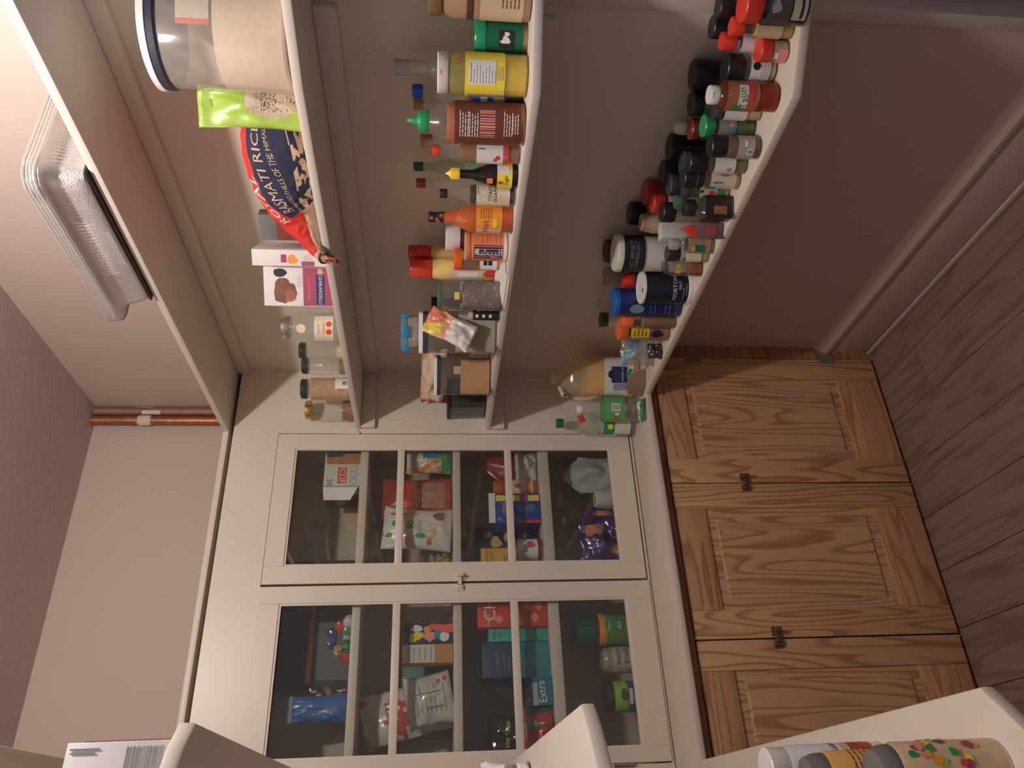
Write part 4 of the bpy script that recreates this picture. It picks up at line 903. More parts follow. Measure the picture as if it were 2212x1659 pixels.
t, r, h = spice('brown', 'brown spice jar with black lid and grey printed label', GP, blackp, (M('cocoa_brown', (.22, .10, .06), .7, var=.1), .66), (M('grey_label', (.44, .41, .42), .5, var=.05), .15, .48), ch=.30, cr=.99)
patch(t, -.018, -.002, h * .19, h * .30, inkw, rad=r + .0014); patch(t, -.014, -.006, h * .21, h * .28, inkg, rad=r + .0018); blot(t, .008, h * .33, .008, .004, inkw, rad=r + .0014)
t, r, h = spice('white', 'jar with tall black lid and broad white label, front row', GP, blackp, (spice_gr, .5), (paper, .22, .58), ch=.30, cr=1.02); barcode(t, -.022, -.010, h * .28, h * .36, inkg, rad=r + .0014)
t, r, h = spice('cream', 'jar with cream label and brown gourd print, blue dot on top corner', GP, blackp, (M('pale_orange_powder', (.62, .36, .18), .7), .5), (M('cream_label', (.66, .56, .42), .5), .10, .54), ch=.34, cr=1.0)
blot(t, .017, h * .30, .012, .015, M('gourd_print', (.42, .20, .06), .5), rad=r + .0014, name='gourd_print'); patch(t, -.012, -.007, h * .33, h * .50, inkt2, rad=r + .0014); blot(t, -.026, h * .52, .006, .011, M('sky_blue_print', (.08, .30, .48), .4), rad=r + .0016, name='blue_dot'); lathe('clear_ring', [(r * 1.01, h * .76), (r * 1.03, h * .77), (r * 1.03, h * .785), (r * 1.01, h * .79)], G0, t)
t, r, h = spice('thin', 'thin clear jar with red, orange and green label between cream label jar and black bottle', GP, greyd, (garlic, .15), [(M('colour_strip', (.62, .52, .35), .5), .28, .66)], ch=.15); blot(t, -.004, h * .40, .006, .009, inkr, rad=r + .0014, jag=.2); patch(t, -.012, .006, h * .14, h * .26, inkG, rad=r + .0014); blot(t, .0, h * .62, .004, .004, inkb, rad=r + .0014)
for k, lb in (('blkL1', 'wide black-lidded jar at the wall behind the brown jar'), ('blkL3', 'black-lidded jar in the middle row behind the white label jar'), ('blkL5', 'grey-black domed lid jar in the middle row behind the cream label jar'), ('blkL6', 'black-lidded jar at the wall beside the two red lids')):
    spice(k, lb, GD, greyd if k != 'blkL1' else blackp, (spice_dk, .6), None, ch=.24, cr=1.0)
spice('tealjar', 'small jar with grey-green cap between the black caps', GG, PL('grey_green_cap', (.06, .14, .10), .4), (spice_gr, .4), None, ch=.2)
# square pepper bottle
t, r, h = bottle('sq', 'pepper_bottle', 'square glass bottle with black label and orange panel, round black cap', 'bottle', G0, blackp, [(.9, 0), (.98, .02), (.98, .62), (.7, .70), (.6, .74), (.6, .80)], None, (spice_dk, .5), [(M('black_label', (.02, .016, .014), .35), .06, .60)], sq=7, off=14)
cap_(t, r * .74, h * .78, h, blackp, 'cap', 0, 0); patch(t, -.020, .0, h * .16, h * .44, M('burnt_orange_print', (.32, .13, .04), .4), y=-r - .0016)
q = patch(t, -.016, .010, h * .25, h * .45, M('silver_sticker', (.40, .38, .40), .35), y=-r - .0016); q.rotation_euler.z = R(90)
spice('redF', 'jar with faded red lid at the wall behind the black caps', GP, PL('faded_red_lid', (.42, .04, .035)), (spice_br, .6), None, ch=.2, cr=1.0)
spice('redG', 'tan jar with red lid in front of the faded red one', GP, PL('scarlet_lid', (.55, .04, .03)), (garlic, .75), None, ch=.2, cr=1.0)
spice('blkT', 'tall jar with ridged black lid and mustard filling at the wall', GP, blackp, (spice_yel, .74), None, ch=.19, cr=1.0, ribs=24)
spice('tanB', 'tan plastic bottle leaning by the white carton', M('tan_plastic', (.42, .29, .19), .5), M('tan_plastic', (.42, .29, .19), .5), None, None, ch=.12, cr=.8)
t, r, h = spice('capK', 'clear jar with rounded black cap just behind the square pepper bottle', GP, blackp, (spice_br, .3), None, ch=.22, cr=.95)
x, y, r, h, z = P['whitebox']
t = carton('tea_carton', 'pale grey-white carton in the middle row beside the big white-lidded tub', 'box', x + .012, y + .004, z, face_angle(x, y, 24), .046, .036, h * .92, M('pale_carton', (.60, .62, .57), .5, var=.04)); blot(t, .002, h * .5, .008, .010, inkp, y=-.0185)
# purple grinder box with red tip
x, y, r, h, z = P['purp']
t = thing('spice_grinder', 'square patterned spice grinder with red slanted cap and red label', 'spice grinder', (x, y, z + .0004), face_angle(x, y, -4))
pur = M('patterned_purple', (.16, .10, .12), .45, var=.2, scale=60); s = r * .92
box('body', -s, s, -s, s, 0, h * .74, pur, t, .001); patch(t, -s * .5, s * .5, h * .22, h * .50, M('red_label', (.45, .07, .08), .45), y=-s - .0006)
for i in range(3):
    for j in range(4):
        if not (i == 1 and 0 < j < 3): blot(t, (i - 1) * s * .72, h * (.09 + .18 * j), .003, .0022, M('copper_print', (.42, .18, .09), .5), y=-s - .0005, n=6, name='dot_print')
bm = bmesh.new(); q = [(-s * .9, h * .745), (s * .5, h * .745), (s * .5, h * .93), (-s * .1, h), (-s * .9, h * .84)]
a = [bm.verts.new((u_, -s * .85, v_)) for u_, v_ in q]; b = [bm.verts.new((u_, s * .85, v_)) for u_, v_ in q]
for i in range(5): j = (i + 1) % 5; bm.faces.new((a[i], a[j], b[j], b[i]))
bm.faces.new(a); bm.faces.new(b); frombm('slanted_cap', bm, redp, t)
t, r, h = bottle('sqg', 'oil_bottle', 'square bottle with smoky grey cap and green-and-yellow label', 'bottle', GP, greyl, [(.9, 0), (.97, .02), (.97, .60), (.7, .70), (.5, .74), (.5, .84)], None, (M('mustard_oil', (.34, .24, .12), .4), .55), [(M('tan_film_label', (.34, .25, .15), .5), .10, .58)], sq=6, off=-6)
cap_(t, r * .72, h * .80, h, greyl, 'cap', 20); patch(t, -.016, .002, h * .22, h * .45, M('dark_teal_print', (.03, .13, .11), .5), y=-r * .98 - .0012); blot(t, -.008, h * .50, .007, .005, inkgold, y=-r * .98 - .0014)
t, r, h = spice('jarM', 'jar with glossy black cap and cream label, front row beside the clear square jar', GP, blackp, (garlic, .3), [(creamp, .20, .58, -95, 60)], ch=.30, cr=1.0, sq=3); blot(t, -.015, h * .57, .006, .008, dbrown, rad=r + .0016); blot(t, .004, h * .48, .0018, .0018, inkb, rad=r + .0018); blot(t, .010, h * .48, .0018, .0018, inkb, rad=r + .0018)
t, r, h = jar('clear', 'clear_square_jar', 'clear square jar with red chili flakes at the bottom, against the navy salt tub', 'jar', G0, GD, .10, .9, (M('chili_flakes', (.30, .07, .03), .7, var=.6, scale=140), .33), None, sq=6, neck=.85, off=-4); kernels(t, r * .92, .008, h * .36, .004, M('chili_flakes', (.3, .07, .03)), 50, 2, sq=6); blot(t, -.008, h * .66, .006, .010, inko, y=-r - .0008); blot(t, .006, h * .66, .006, .007, inkL, y=-r - .0008)
# navy salt tub
t, r, h = stand('salt', 'salt_tub', 'navy blue round salt tub with white rimmed lid at the shelf edge', 'salt tub', -16)
navy = M('navy_wrap', (.012, .013, .030), .45, var=.1); lathe('body', [(r * .97, .006), (r * .97, h - .004)], navy, t, seg=40); lathe('bottom_rim', [(r * .97, 0), (r, .0008), (r, .010), (r * .97, .012)], paper, t, seg=40, closed=True); lathe('lid', [(r * .97, h - .008), (r * 1.01, h - .007), (r * 1.01, h - .001), (r * .97, h), (r * .96, h - .002)], white, t, seg=40)
b = bmesh.new(); bmbox(b, -.006, .006, -r * .72, -r * .50, h - .0018, h + .0006, .0004); frombm('metal_spout', b, silver, t); patch(t, -.004, .004, h * .99, h * 1.0, inkb, y=-r * .62)
text(t, 'MORTON', .0165, .014, h * .36, inkw, rad=r + .0002, sx=1.05); text(t, 'SALT', .0115, .022, h * .26, inkw, rad=r + .0002); lines(t, -.022, .034, h * .18, .008, 1, inkg, rad=r + .0002, h=.003); lines(t, -.008, .030, h * .12, .008, 1, inkg, rad=r + .0002, h=.003, seed=3)
# tall blue tub
t, r, h = stand('blue', 'blue_tub', 'tall royal blue powder tub with blue lid beside the salt', 'tub'); lathe('body', [(r * .95, 0), (r * .97, .002), (r * .97, h * .93)], M('royal_blue_wrap', (.010, .025, .14), .4, var=.15), t, seg=36)
lathe('lid', [(r * .97, h * .925), (r, h * .93), (r, h * .99), (r * .95, h)], M('bright_blue_lid', (.015, .11, .42), .4), t, seg=36); blot(t, -.022, h * .68, .016, .022, inkg, rad=r + .0001, name='round_emblem'); blot(t, -.022, h * .68, .0145, .020, M('sky_emblem', (.15, .32, .36), .4, var=.4, scale=60), rad=r + .0005, name='round_emblem')
for k in (.46, .40, .24, .18, .08): lines(t, -.036, .0, h * k, .01, 1, M('pale_blue_ink', (.07, .10, .24), .5), rad=r + .0002, h=.006, seed=int(k * 100), ragged=.3)
# white tub with black script
t, r, h = stand('canister', 'popcorn_tub', 'large white tub with wide white lid and black band of script', 'tub'); lathe('body', [(r * .93, 0), (r * .95, .002), (r * .95, h * .92)], paper, t, seg=40); lathe('lid', [(r * .95, h * .92), (r, h * .925), (r, h * .98), (r * .94, h)], PL('off_white_lid', (.66, .62, .52), .45), t, seg=40); wrap(t, r * .95, h * .66, h * .915, inkb)
text(t, 'NaCl  SPECIALTY\nPOPPING SALT', .0145, -.004, h * .79, inkg, rad=r * .95 + .0016, sx=.8); lathe('yellow_line', [(r * .95 + .001, h * .645), (r * .95 + .001, h * .655)], inkgold, t, closed=False)
spice('darklid', 'jar with chocolate-brown lid right behind the white tub', GD, PL('chocolate_lid', (.07, .045, .04), .5), (spice_dk, .6), None, ch=.12, cr=.95)
x, y, r, h, z = P['greenbox']; t = carton('grey_green_box', 'tall grey-green carton against the wall beyond the white tub', 'box', x - .004, y + .006, z, face_angle(x, y, 10), .05, .05, h * .95, M('grey_green_film', (.33, .31, .24), .4, var=.1)); patch(t, -.022, .022, .05, h * .55, M('forest_print', (.05, .09, .05), .5), y=-.0255)
spice('redcapC', 'bottle with domed red cap behind the salt tub', GP, redp, (spice_br, .5), None, ch=.22, cr=.95, dome=1)
t, r, h = spice('greenlid', 'pale jar with dark green lid at the wall above the orange caps', GM, PL('matt_green_lid', (.05, .13, .04), .5), (garlic, .6), (paper, .55, .86), ch=.12, cr=1.05); text(t, '721', .010, 0, h * .7, inkr, rad=r + .0016)
t, r, h = spice('orA', 'brown-filled jar with orange-red cap beside the blue tub', GP, orangep, (spice_br, .62), None, ch=.20, cr=1.0); t['name_note'] = ''; del t['name_note']
t, r, h = spice('orB', 'jar with orange-red cap, yellow sticker and black tag', GP, orangep, (M('tea_brown', (.34, .18, .08), .7), .74), [(M('sticky_yellow', (.75, .58, .04), .5), .42, .78, -48, 18)], ch=.18, cr=1.0); lines(t, -.022, .006, h * .70, .012, 4, dbrown, rad=r + .0014, h=.004); blot(t, -.014, h * .28, .012, .018, blackp, rad=r + .0012, jag=.2)
# zip bag tub
t, r, h = stand('ziplock', 'zip_bag', 'clear zip bag with blue-purple seal and pale contents, beside the yellow-stickered jar', 'bag')
P_ = t.location.copy(); rz_ = t.rotation_euler.z; bpy.data.objects.remove(t)
t, fn = bag('zip_bag', 'clear zip bag with blue-purple seal and pale contents, beside the yellow-stickered jar', 'bag', P_, rz_, .088, h, .055, lambda u, v: 1 if abs(v - .80 + (u - .5) * .45) < .07 else (2 if abs(v - .68 + (u - .5) * .45) < .05 else (3 if v < .25 and u > .4 else 0)), [clear('zip_film', (.82, .85, .82), .32, (.62, .66, .60), .15), M('zip_blue', (.10, .30, .42), .4), M('zip_purple', (.33, .30, .42), .4), M('pale_green_bits', (.45, .50, .42), .6, var=.3)], seed=4, crimp=.05, crump=.004)
x, y, r, h, z = P['blkpk']
t, fn = bag('black_sachet', 'glossy black sachet lying in front of the zip bag', 'sachet', (x - .002, y + .006, z + .001), face_angle(x, y, 10), .052, .045, .022, lambda u, v: 0, [M('black_film', (.035, .03, .035), .15, coat=.8)], seed=6, crimp=.0, crump=.004)
# oil jug -------------------------------------------------------
x, y, r, h, z = P['oil']
t = thing('oil_jug', 'big translucent jug of vegetable oil in the corner, half full', 'oil jug', (x, y, z + .0004), face_angle(x, y, 4))
jugm = clear('jug_plastic', (.94, .90, .76), .22, (.95, .84, .58), .12); s = r
pr = [(s * .9, 0), (s * .98, .006), (s, .02), (s, h * .62), (s * .90, h * .74), (s * .6, h * .86), (s * .33, h * .91), (s * .30, h * .945)]
lathe('body', pr, jugm, t, 4, 44); lathe('oil', [(s * .86, .004), (s * .93, .01), (s * .94, h * .60), (s * .93, h * .61)], clear('vegetable_oil', (.95, .70, .15), .60, (1, .62, .08), .1), t, 4, 44)
cap_(t, s * .34, h * .94, h, PL('oil_cap', (.62, .52, .36), .5), 'cap', 18)
tube('handle', [(-s * .50, -s * .1, h * .90), (-s * .95, -s * .25, h * .86), (-s * 1.13, -s * .3, h * .74), (-s * 1.14, -s * .3, h * .58), (-s * .98, -s * .25, h * .48)], .0085, M('jug_handle_plastic', (.58, .50, .38), .4), t, 10)
lathe('label', [(s + .0009, h * .08), (s + .0009, h * .42)], M('oil_label', (.68, .66, .58), .5), t, 4, 60, False, R(-88), R(70)); yy = -s - .0015
patch(t, -.024, .034, h * .16, h * .34, inkn, y=yy); text(t, 'Vegetable Oil', .0095, .006, h * .215, inkw, y=yy - .0005); blot(t, .006, h * .345, .014, .011, inkb, y=yy - .0003); patch(t, -.050, -.026, h * .18, h * .32, M('periwinkle_print', (.25, .27, .42), .5), y=yy); [blot(t, q, h * w_, .006, .008, inkG, y=yy - .0002, jag=.35, seed=int(q * 1000), name='leaf_print') for q, w_ in ((-.02, .14), (-.004, .12), (.01, .15), (-.03, .12), (.02, .12))]
# folded cardboard beneath and in front of the jug
card = M('cardboard', (.42, .29, .19), .8, var=.08, scale=40)
bm = bmesh.new(); pts = [(-.148, -.285, .905), (-.198, -.262, .905), (-.215, -.205, .905), (-.150, -.245, .955), (-.178, -.215, .960), (-.196, -.188, .950), (-.150, -.238, .905)]
vs = [bm.verts.new(p) for p in pts]; bm.faces.new((vs[0], vs[1], vs[4], vs[3])); bm.faces.new((vs[1], vs[2], vs[5], vs[4]))
r_ = bmesh.ops.solidify(bm, geom=bm.faces[:], thickness=.002); o = frombm('cardboard_flap', bm, card); prop(o, 'folded bare cardboard flap standing in front of the oil jug', 'cardboard')
# clear juice bottle with white cap and green label
t, r, h = bottle('juice', 'juice_bottle', 'empty clear bottle with white cap and light green label by the oil jug', 'bottle', G0, white, [(.55, 0), (.9, .012), (1, .05), (1, .20), (.96, .24), (1, .28), (1, .60), (.97, .64), (.80, .74), (.50, .86), (.36, .92), (.34, .95)], (.36, .925, 1.0), None, [(M('light_green_label', (.12, .42, .13), .4), .29, .60)])
patch(t, -.006, .022, h * .36, h * .50, inkw, rad=r + .0014); barcode(t, -.003, .018, h * .37, h * .49, inkg, rad=r + .0018); patch(t, -.022, -.012, h * .38, h * .44, inkw, rad=r + .0014); blot(t, -.036, h * .42, .010, .012, M('berry_print', (.45, .10, .08), .4, var=.4), rad=r + .0014, jag=.2)
q = thing('neck_tag', 'red and white paper tag hung round the neck of the juice bottle', 'tag', (t.location.x - .034, t.location.y + .002, t.location.z + h * .98), t.rotation_euler.z); box('tag', -.020, .008, -.0010, .0, -.018, .006, M('red_tag', (.60, .06, .04), .5), q, .0003).rotation_euler = (0, R(-25), 0)
t, r, h = bottle('grn', 'water_bottle', 'clear bottle with dark green cap in front of the cabinet stile', 'bottle', clear('ribbed_bottle_plastic', (.93, .95, .92), .09, (.85, .86, .82)), PL('bottle_green_cap', (.01, .16, .06)), [(.6, 0), (.9, .012), (1, .04), (1, .58), (.94, .68), (.66, .80), (.36, .90), (.32, .93)], (.36, .91, 1.0), None, [(M('two_tone_label', (.03, .28, .09), .4), .28, .42, -60, 30), (M('pale_panel', (.62, .64, .52), .5), .08, .28, -60, 30)], ribs=20); 
blot(t, -.012, h * .34, .010, .010, inky, rad=r + .0014)
# foil sachet on the worktop
t, fn = bag('green_sachet', 'crumpled green and white sachet lying on the worktop before the bottles', 'sachet', (-.275, -.222, .907), R(-20), .080, .052, .012, lambda u, v: 0 if v < .5 else 1, [foilm('green_foil', (.04, .20, .08)), foilm('white_foil', (.62, .60, .55))], seed=9, crimp=0, crump=.005, tilt=-78)

# ================================================================ inside the glazed cabinet
def ib(key): return B[key]
def icarton(key, name, label, mat, cat='box', rz=0, dz=0, hs=1, ws=1):
    x, y, w_, h_, d_, z = B[key]; return carton(name, label, cat, x, y, z + .0012, R(rz), w_ * ws, d_, h_ * hs, mat), w_ * ws, h_ * hs, d_
def ibag(key, name, label, zones, mats, cat='bag', rz=0, seed=1, **k):
    x, y, w_, h_, d_, z = B[key]; t, fn = bag(name, label, cat, (x, y, z + .0035), R(rz), w_, h_, d_ * .9, zones, mats, seed=seed, **k); return t, fn, w_, h_
one = lambda u, v: 0
# ---- top row
t, W_, H_, D_ = icarton('clif', 'snack_bar_box', 'open white snack bar box upside down, cookie picture at one end, top row behind glass', M('snack_box', (.60, .60, .54), .5, var=.03), rz=0, ws=.62); t.location.x += .030
yy = -D_ / 2 - .0004
patch(t, W_ * .18, W_ * .49, H_ * .03, H_ * .95, M('cookie_print', (.45, .17, .07), .5, var=.4, scale=55), y=yy, name='cookie_picture'); patch(t, W_ * .40, W_ * .49, H_ * .5, H_ * .96, inkn, y=yy - .0002)
patch(t, -W_ * .40, W_ * .08, H_ * .38, H_ * .62, inkr, y=yy); text(t, 'CLIF', .030, -W_ * .17, H_ * .50, inkw, y=yy - .0008, rot=180, sx=1.0); text(t, '20', .026, -W_ * .36, H_ * .84, inkb, y=yy - .0008, rot=180)
for q in (-.3, -.1, .08): lathe('ring_print', [(.011, 0), (.0125, 0)], inkg, t, closed=False, seg=20).matrix_local = Matrix.Translation((W_ * q - .005, yy - .0006, H_ * .18)) @ Matrix.Rotation(R(90), 4, 'X')
patch(t, -W_ * .5, -W_ * .46, 0, H_, M('pale_blue_edge', (.20, .36, .40), .5), y=yy - .0002)
bm = bmesh.new(); hw = D_ / 2
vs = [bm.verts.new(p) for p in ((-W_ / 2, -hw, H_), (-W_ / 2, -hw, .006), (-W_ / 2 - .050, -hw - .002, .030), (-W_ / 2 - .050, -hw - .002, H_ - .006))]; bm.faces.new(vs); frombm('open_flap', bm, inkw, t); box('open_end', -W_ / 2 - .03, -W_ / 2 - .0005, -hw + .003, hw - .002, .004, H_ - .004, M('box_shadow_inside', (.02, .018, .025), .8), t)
x, y, w_, h_, d_, z = B['darkbox']
t = carton('dark_oven_box', 'big charcoal box with a copper stripe, standing at the back of the top row', 'box', x, .235, z + .001, 0, w_, .034, h_, M('charcoal_carton', (.035, .034, .038), .45, var=.2))
patch(t, -w_ * .46, w_ * .5, h_ * .50, h_ * .56, M('copper_foil', (.50, .20, .10), .35, .6), y=-.0176); patch(t, -w_ * .44, w_ * .30, 0, h_ * .44, M('slate_print', (.10, .095, .095), .5), y=-.0174)
for k in range(4): patch(t, -w_ * .20 + k * .0095, -w_ * .20 + k * .0095 + .0015, h_ * .20, h_ * .27, M('copper_foil', (.5, .2, .1)), y=-.0182, name='copper_mark')
# wrapped sweets bundle
wm = [foilm('red_wrap', (.55, .05, .04)), foilm('green_wrap', (.04, .22, .08)), foilm('navy_wrap_foil', (.06, .06, .22), .18), foilm('white_wrap', (.60, .60, .58)), foilm('tan_wrap', (.42, .26, .12))]
x, y, w_, h_, d_, z = B['wrap']; rn = random.Random(11)
for i in range(9):
    m = wm[(3, 0, 1, 2, 3, 2, 1, 4, 0)[i]]; px = x + w_ * (.42 - .105 * i); pz = z + .014 + (.026 if i % 2 else 0) + (.022 if i in (3, 5) else 0)
    t = thing('wrapped_sweet', ('white-wrapped', 'red-wrapped', 'green-wrapped', 'dark blue-wrapped', 'pale crinkled', 'shiny navy', 'dark green', 'tan-wrapped', 'scarlet')[i] + ' sweet in the loose pile in front of the charcoal box', 'sweet', (px, y - .01 + rn.uniform(-.012, .012), pz), rn.random() * 3, 'pile of wrapped sweets')
    o = lathe('sweet', [(.002, -.024), (.014, -.020), (.007, -.012), (.016, -.006), (.017, .006), (.007, .013), (.014, .021), (.002, .024)], m, t, 3, 12); o.rotation_euler = (R(90), R(rn.uniform(-40, 40)), R(rn.uniform(0, 90)))
ibag('darkbag', 'black_snack_bag', 'dark snack bag with gold print leaning in the top row', lambda u, v: 1 if (abs(v - .35 - u * .25) < .07) else (2 if noise.noise(Vector((u * 6, v * 6, 1))) > .33 else 0), [foilm('black_snack_film', (.05, .035, .045)), foilm('bronze_print', (.35, .17, .07)), foilm('gold_print', (.6, .42, .12))], seed=12, roll=-6)
t, fn, w_, h_ = ibag('bluepk', 'blue_snack_bag', 'blue snack bag with pale lettering, last in the top row', lambda u, v: 1 if v > .88 else 0, [foilm('blue_snack_film', (.04, .14, .42)), foilm('grey_snack_top', (.30, .30, .32))], seed=13, crimp=.05)
text(t, 'Belgian', .034, -.002, h_ * .42, M('pale_blue_letters', (.25, .30, .50), .5), fn=fn, rot=-90); text(t, 'Thins', .020, .012, h_ * .08, M('pale_blue_letters', (.25, .3, .5)), fn=fn, rot=-90) if False else None
# ---- second row
ibag('parrot', 'colourful_snack_bag', 'snack bag with blue, orange and green print, second row at the hinge side', lambda u, v: (1 if v < .22 else (2 if u > .52 and v < .65 else (3 if noise.noise(Vector((u * 5, v * 5, 4))) > .05 else 0))), [foilm('white_snack_film', (.60, .58, .52)), foilm('leaf_green_film', (.05, .30, .08)), foilm('sky_blue_film', (.05, .28, .42)), foilm('orange_snack_film', (.72, .28, .08))], seed=14)
ibag('pouchW', 'white_pouch', 'plain white pouch behind the colourful snack bag', lambda u, v: 1 if v > .9 else 0, [foilm('white_pouch_film', (.55, .54, .48)), foilm('gold_top', (.4, .32, .1))], seed=15)
t, fn, w_, h_ = ibag('cashew', 'cashew_bag', 'red cashew bag with clear window and white lettering', lambda u, v: 1 if (.16 < u < .86 and .10 < v < .42) else (2 if v > .72 else 0), [foilm('red_bag_film', (.56, .045, .035)), M('cashew_window', (.42, .22, .16), .35, var=.25), foilm('dull_red_film', (.33, .035, .03))], seed=16, crimp=.08)
text(t, 'CASHEWS', .026, .0, h_ * .50, inkw, fn=fn); lines(t, -w_ * .2, w_ * .3, h_ * .44, .006, 1, inkw, y=-.034, h=.003)
t, fn, w_, h_ = ibag('seedW', 'white_trail_mix_bag', 'white pouch with green leaves and walnut pictures, leaning before the red cashew bag', lambda u, v: 0, [foilm('white_mix_film', (.66, .66, .60))], seed=17, crimp=.06, roll=4)
def bl(t, fn, x, z, rx, rz, m, seed=0, jag=.2, n=12, name='print'):
    bm = bmesh.new(); rnd = random.Random(seed); c0 = bm.verts.new(fn(x, z) + Vector((0, -.001, 0))); vs = []
    for i in range(n): a = 2 * pi * i / n; k = 1 + jag * (rnd.random() - .5) * 2; vs.append(bm.verts.new(fn(x + rx * k * cos(a), z + rz * k * sin(a)) + Vector((0, -.001, 0))))
    for i in range(n): bm.faces.new((c0, vs[i], vs[(i + 1) % n]))
    me = bpy.data.meshes.new(name); bm.to_mesh(me); bm.free(); return link(name, me, m, t)
wal = M('walnut_print', (.26, .16, .08), .5, var=.3, scale=80)
for (px, pz, a_, b_, m) in ((.045, .20, .016, .020, wal), (.005, .25, .010, .014, beigep), (-.02, .28, .020, .012, beigep), (-.035, .45, .012, .02, inkG), (-.05, .32, .018, .008, M('carrot_print', (.55, .20, .08), .5)), (.055, .62, .006, .03, inko), (.050, .80, .006, .026, inkr), (-.055, .62, .022, .010, inkp), (-.02, .72, .012, .018, beigep), (.012, .84, .010, .010, inkG), (-.03, .90, .010, .012, inkG)):
    bl(t, fn, px, pz * h_, a_, b_, m, seed=int(pz * 100))
text(t, '90', .034, .006, h_ * .60, inkb, fn=fn); text(t, 'Coconut', .014, .002, h_ * .47, inkg, fn=fn)
rn2 = random.Random(2)
for i in range(26): bl(t, fn, rn2.uniform(-.03, .05), h_ * rn2.uniform(.06, .34), .0018, .0014, inkg, n=5, seed=i, name='speck_print')
t, fn, w_, h_ = ibag('popc', 'popcorn_bag', 'clear bag of yellow popcorn in the second row by the meeting stiles', lambda u, v: 0, [clear('bag_film', (.90, .88, .80), .12, (.7, .6, .4), .1)], seed=18, crimp=.2)
bm = bmesh.new(); rn3 = random.Random(3)
for i in range(130):
    q = bmesh.ops.create_icosphere(bm, subdivisions=1, radius=.0065 * rn3.uniform(.7, 1.2))['verts']; c_ = Vector((rn3.uniform(-.4, .4) * w_, rn3.uniform(-.022, .02), .008 + rn3.random() * h_ * .62))
    for v in q: v.co = v.co * rn3.uniform(.8, 1.2) + c_
po = frombm('popcorn', bm, M('popcorn_yellow', (.72, .52, .22), .7, var=.3, scale=120), t, True); po['kind'] = 'stuff'
x, y, w_, h_, d_, z = B['toys']
t = carton('fruit_snack_box', 'gaudy fruit snack box with yellow, orange and pink shapes, second row', 'box', x, y, z + .001, R(0), w_, d_, h_, M('navy_snack_box', (.03, .04, .09), .4, var=.3, scale=30)); yy = -d_ / 2 - .0004
for k, (px, pz, a_, b_, m) in enumerate(((-.014, .82, .015, .012, inky), (-.006, .70, .013, .016, inky), (.016, .74, .010, .02, inkw), (-.010, .48, .016, .020, inkp), (.012, .52, .013, .014, inko), (.0, .30, .02, .012, inkt2), (-.012, .18, .014, .016, inkw), (.014, .12, .016, .03, M('coral_print', (.80, .12, .07), .4)), (.02, .35, .01, .03, M('coral_print', (.8, .12, .07))))):
    blot(t, px, pz * h_, a_, b_, m, y=yy - .0002 * k, jag=.22, seed=k)
x, y, w_, h_, d_, z = B['nutbox']
t = carton('cereal_bar_box', 'side of a box with white nutrition panel and tan foot, second row', 'box', x, y, z + .001, 0, w_, d_, h_, M('tan_box', (.55, .28, .10), .5)); yy = -d_ / 2 - .0004; patch(t, -w_ * .46, w_ * .46, h_ * .36, h_ * .98, M('nutrition_white', (.62, .60, .56), .5), y=yy)
for q in range(5): patch(t, -w_ * .38, w_ * .36, h_ * (.42 + .11 * q), h_ * (.425 + .11 * q) + .002, inkg, y=yy - .0004, name='small_print')
x, y, w_, h_, d_, z = B['tealb']
carton('teal_box', 'teal box standing behind the cereal bar box', 'box', x - .02, .255, z + .001, 0, .085, .05, h_, M('muted_teal', (.09, .24, .22), .5, var=.2))
def zf(u, v): return 1 if noise.noise(Vector((u * 4, v * 4, 7))) > .12 else 0
t, fn, w_, h_ = ibag('whiteb', 'strawberry_snack_bag', 'white and red snack bag leaning at the far left of the second row', zf, [foilm('white_berry_film', (.62, .58, .54)), foilm('berry_film', (.52, .06, .05))], seed=20, roll=-14, crimp=.05)
t, fn, w_, h_ = ibag('nutbag', 'nutrition_bag', 'silvery white bag showing its nutrition table, slumped in front of the strawberry bag', lambda u, v: 0, [foilm('silver_white_film', (.56, .54, .52), .22)], seed=21, roll=-10, crimp=.03)
for q in range(7): bl(t, fn, .0, h_ * (.18 + .10 * q), .052, .0009, inkg, n=8, jag=0, name='small_print')
for q in (-.03, .02): bl(t, fn, q, h_ * .5, .0010, .050, inkb, n=8, jag=0, name='small_print')
bl(t, fn, .05, h_ * .25, .006, .006, inkr); bl(t, fn, .055, h_ * .12, .008, .006, inkr)
# ---- third row
ibag('redbagC', 'red_chip_bag', 'dark red snack bag slumped at the hinge side of the third row', lambda u, v: 1 if (u - v) > .55 else 0, [foilm('deep_red_film', (.34, .035, .03)), foilm('grey_film', (.35, .32, .30))], seed=22, shape=lambda x, z, e, u, v: (x, z * (.45 + .55 * min(1, u * 1.6)), e))
ibag('whitebagC', 'rolled_white_bag', 'rolled white plastic bag on the third row', one, [M('white_bag_plastic', (.56, .56, .54), .35, var=.05, bump=.5, bscale=30)], seed=23, crump=.010)
x, y, w_, h_, d_, z = B['ojar']
t = thing('sauce_jar', 'orange-lidded sauce jar with cream label beside the blue box', 'jar', (x, y, z + .001), 0); r = w_ / 2; h = h_
lathe('body', [(r * .9, 0), (r, .003), (r, h * .72), (r * .8, h * .80), (r * .8, h * .84)], M('tomato_sauce', (.42, .10, .03), .2, coat=.6), t); cap_(t, r * .9, h * .81, h, PL('orange_jar_lid', (.62, .14, .03)), 'lid'); wrap(t, r, h * .12, h * .68, creamp); patch(t, -r * .9, r * .9, h * .16, h * .28, inko, rad=r + .001); blot(t, .0, h * .48, .010, .012, inkr, rad=r + .001, jag=.4)
t, W_, H_, D_ = icarton('bluebox', 'bag_box', 'bright blue box of lunch bags with yellow band, a torn flap on top', M('bright_blue_carton', (.015, .06, .34), .4, var=.08)); yy = -D_ / 2 - .0004
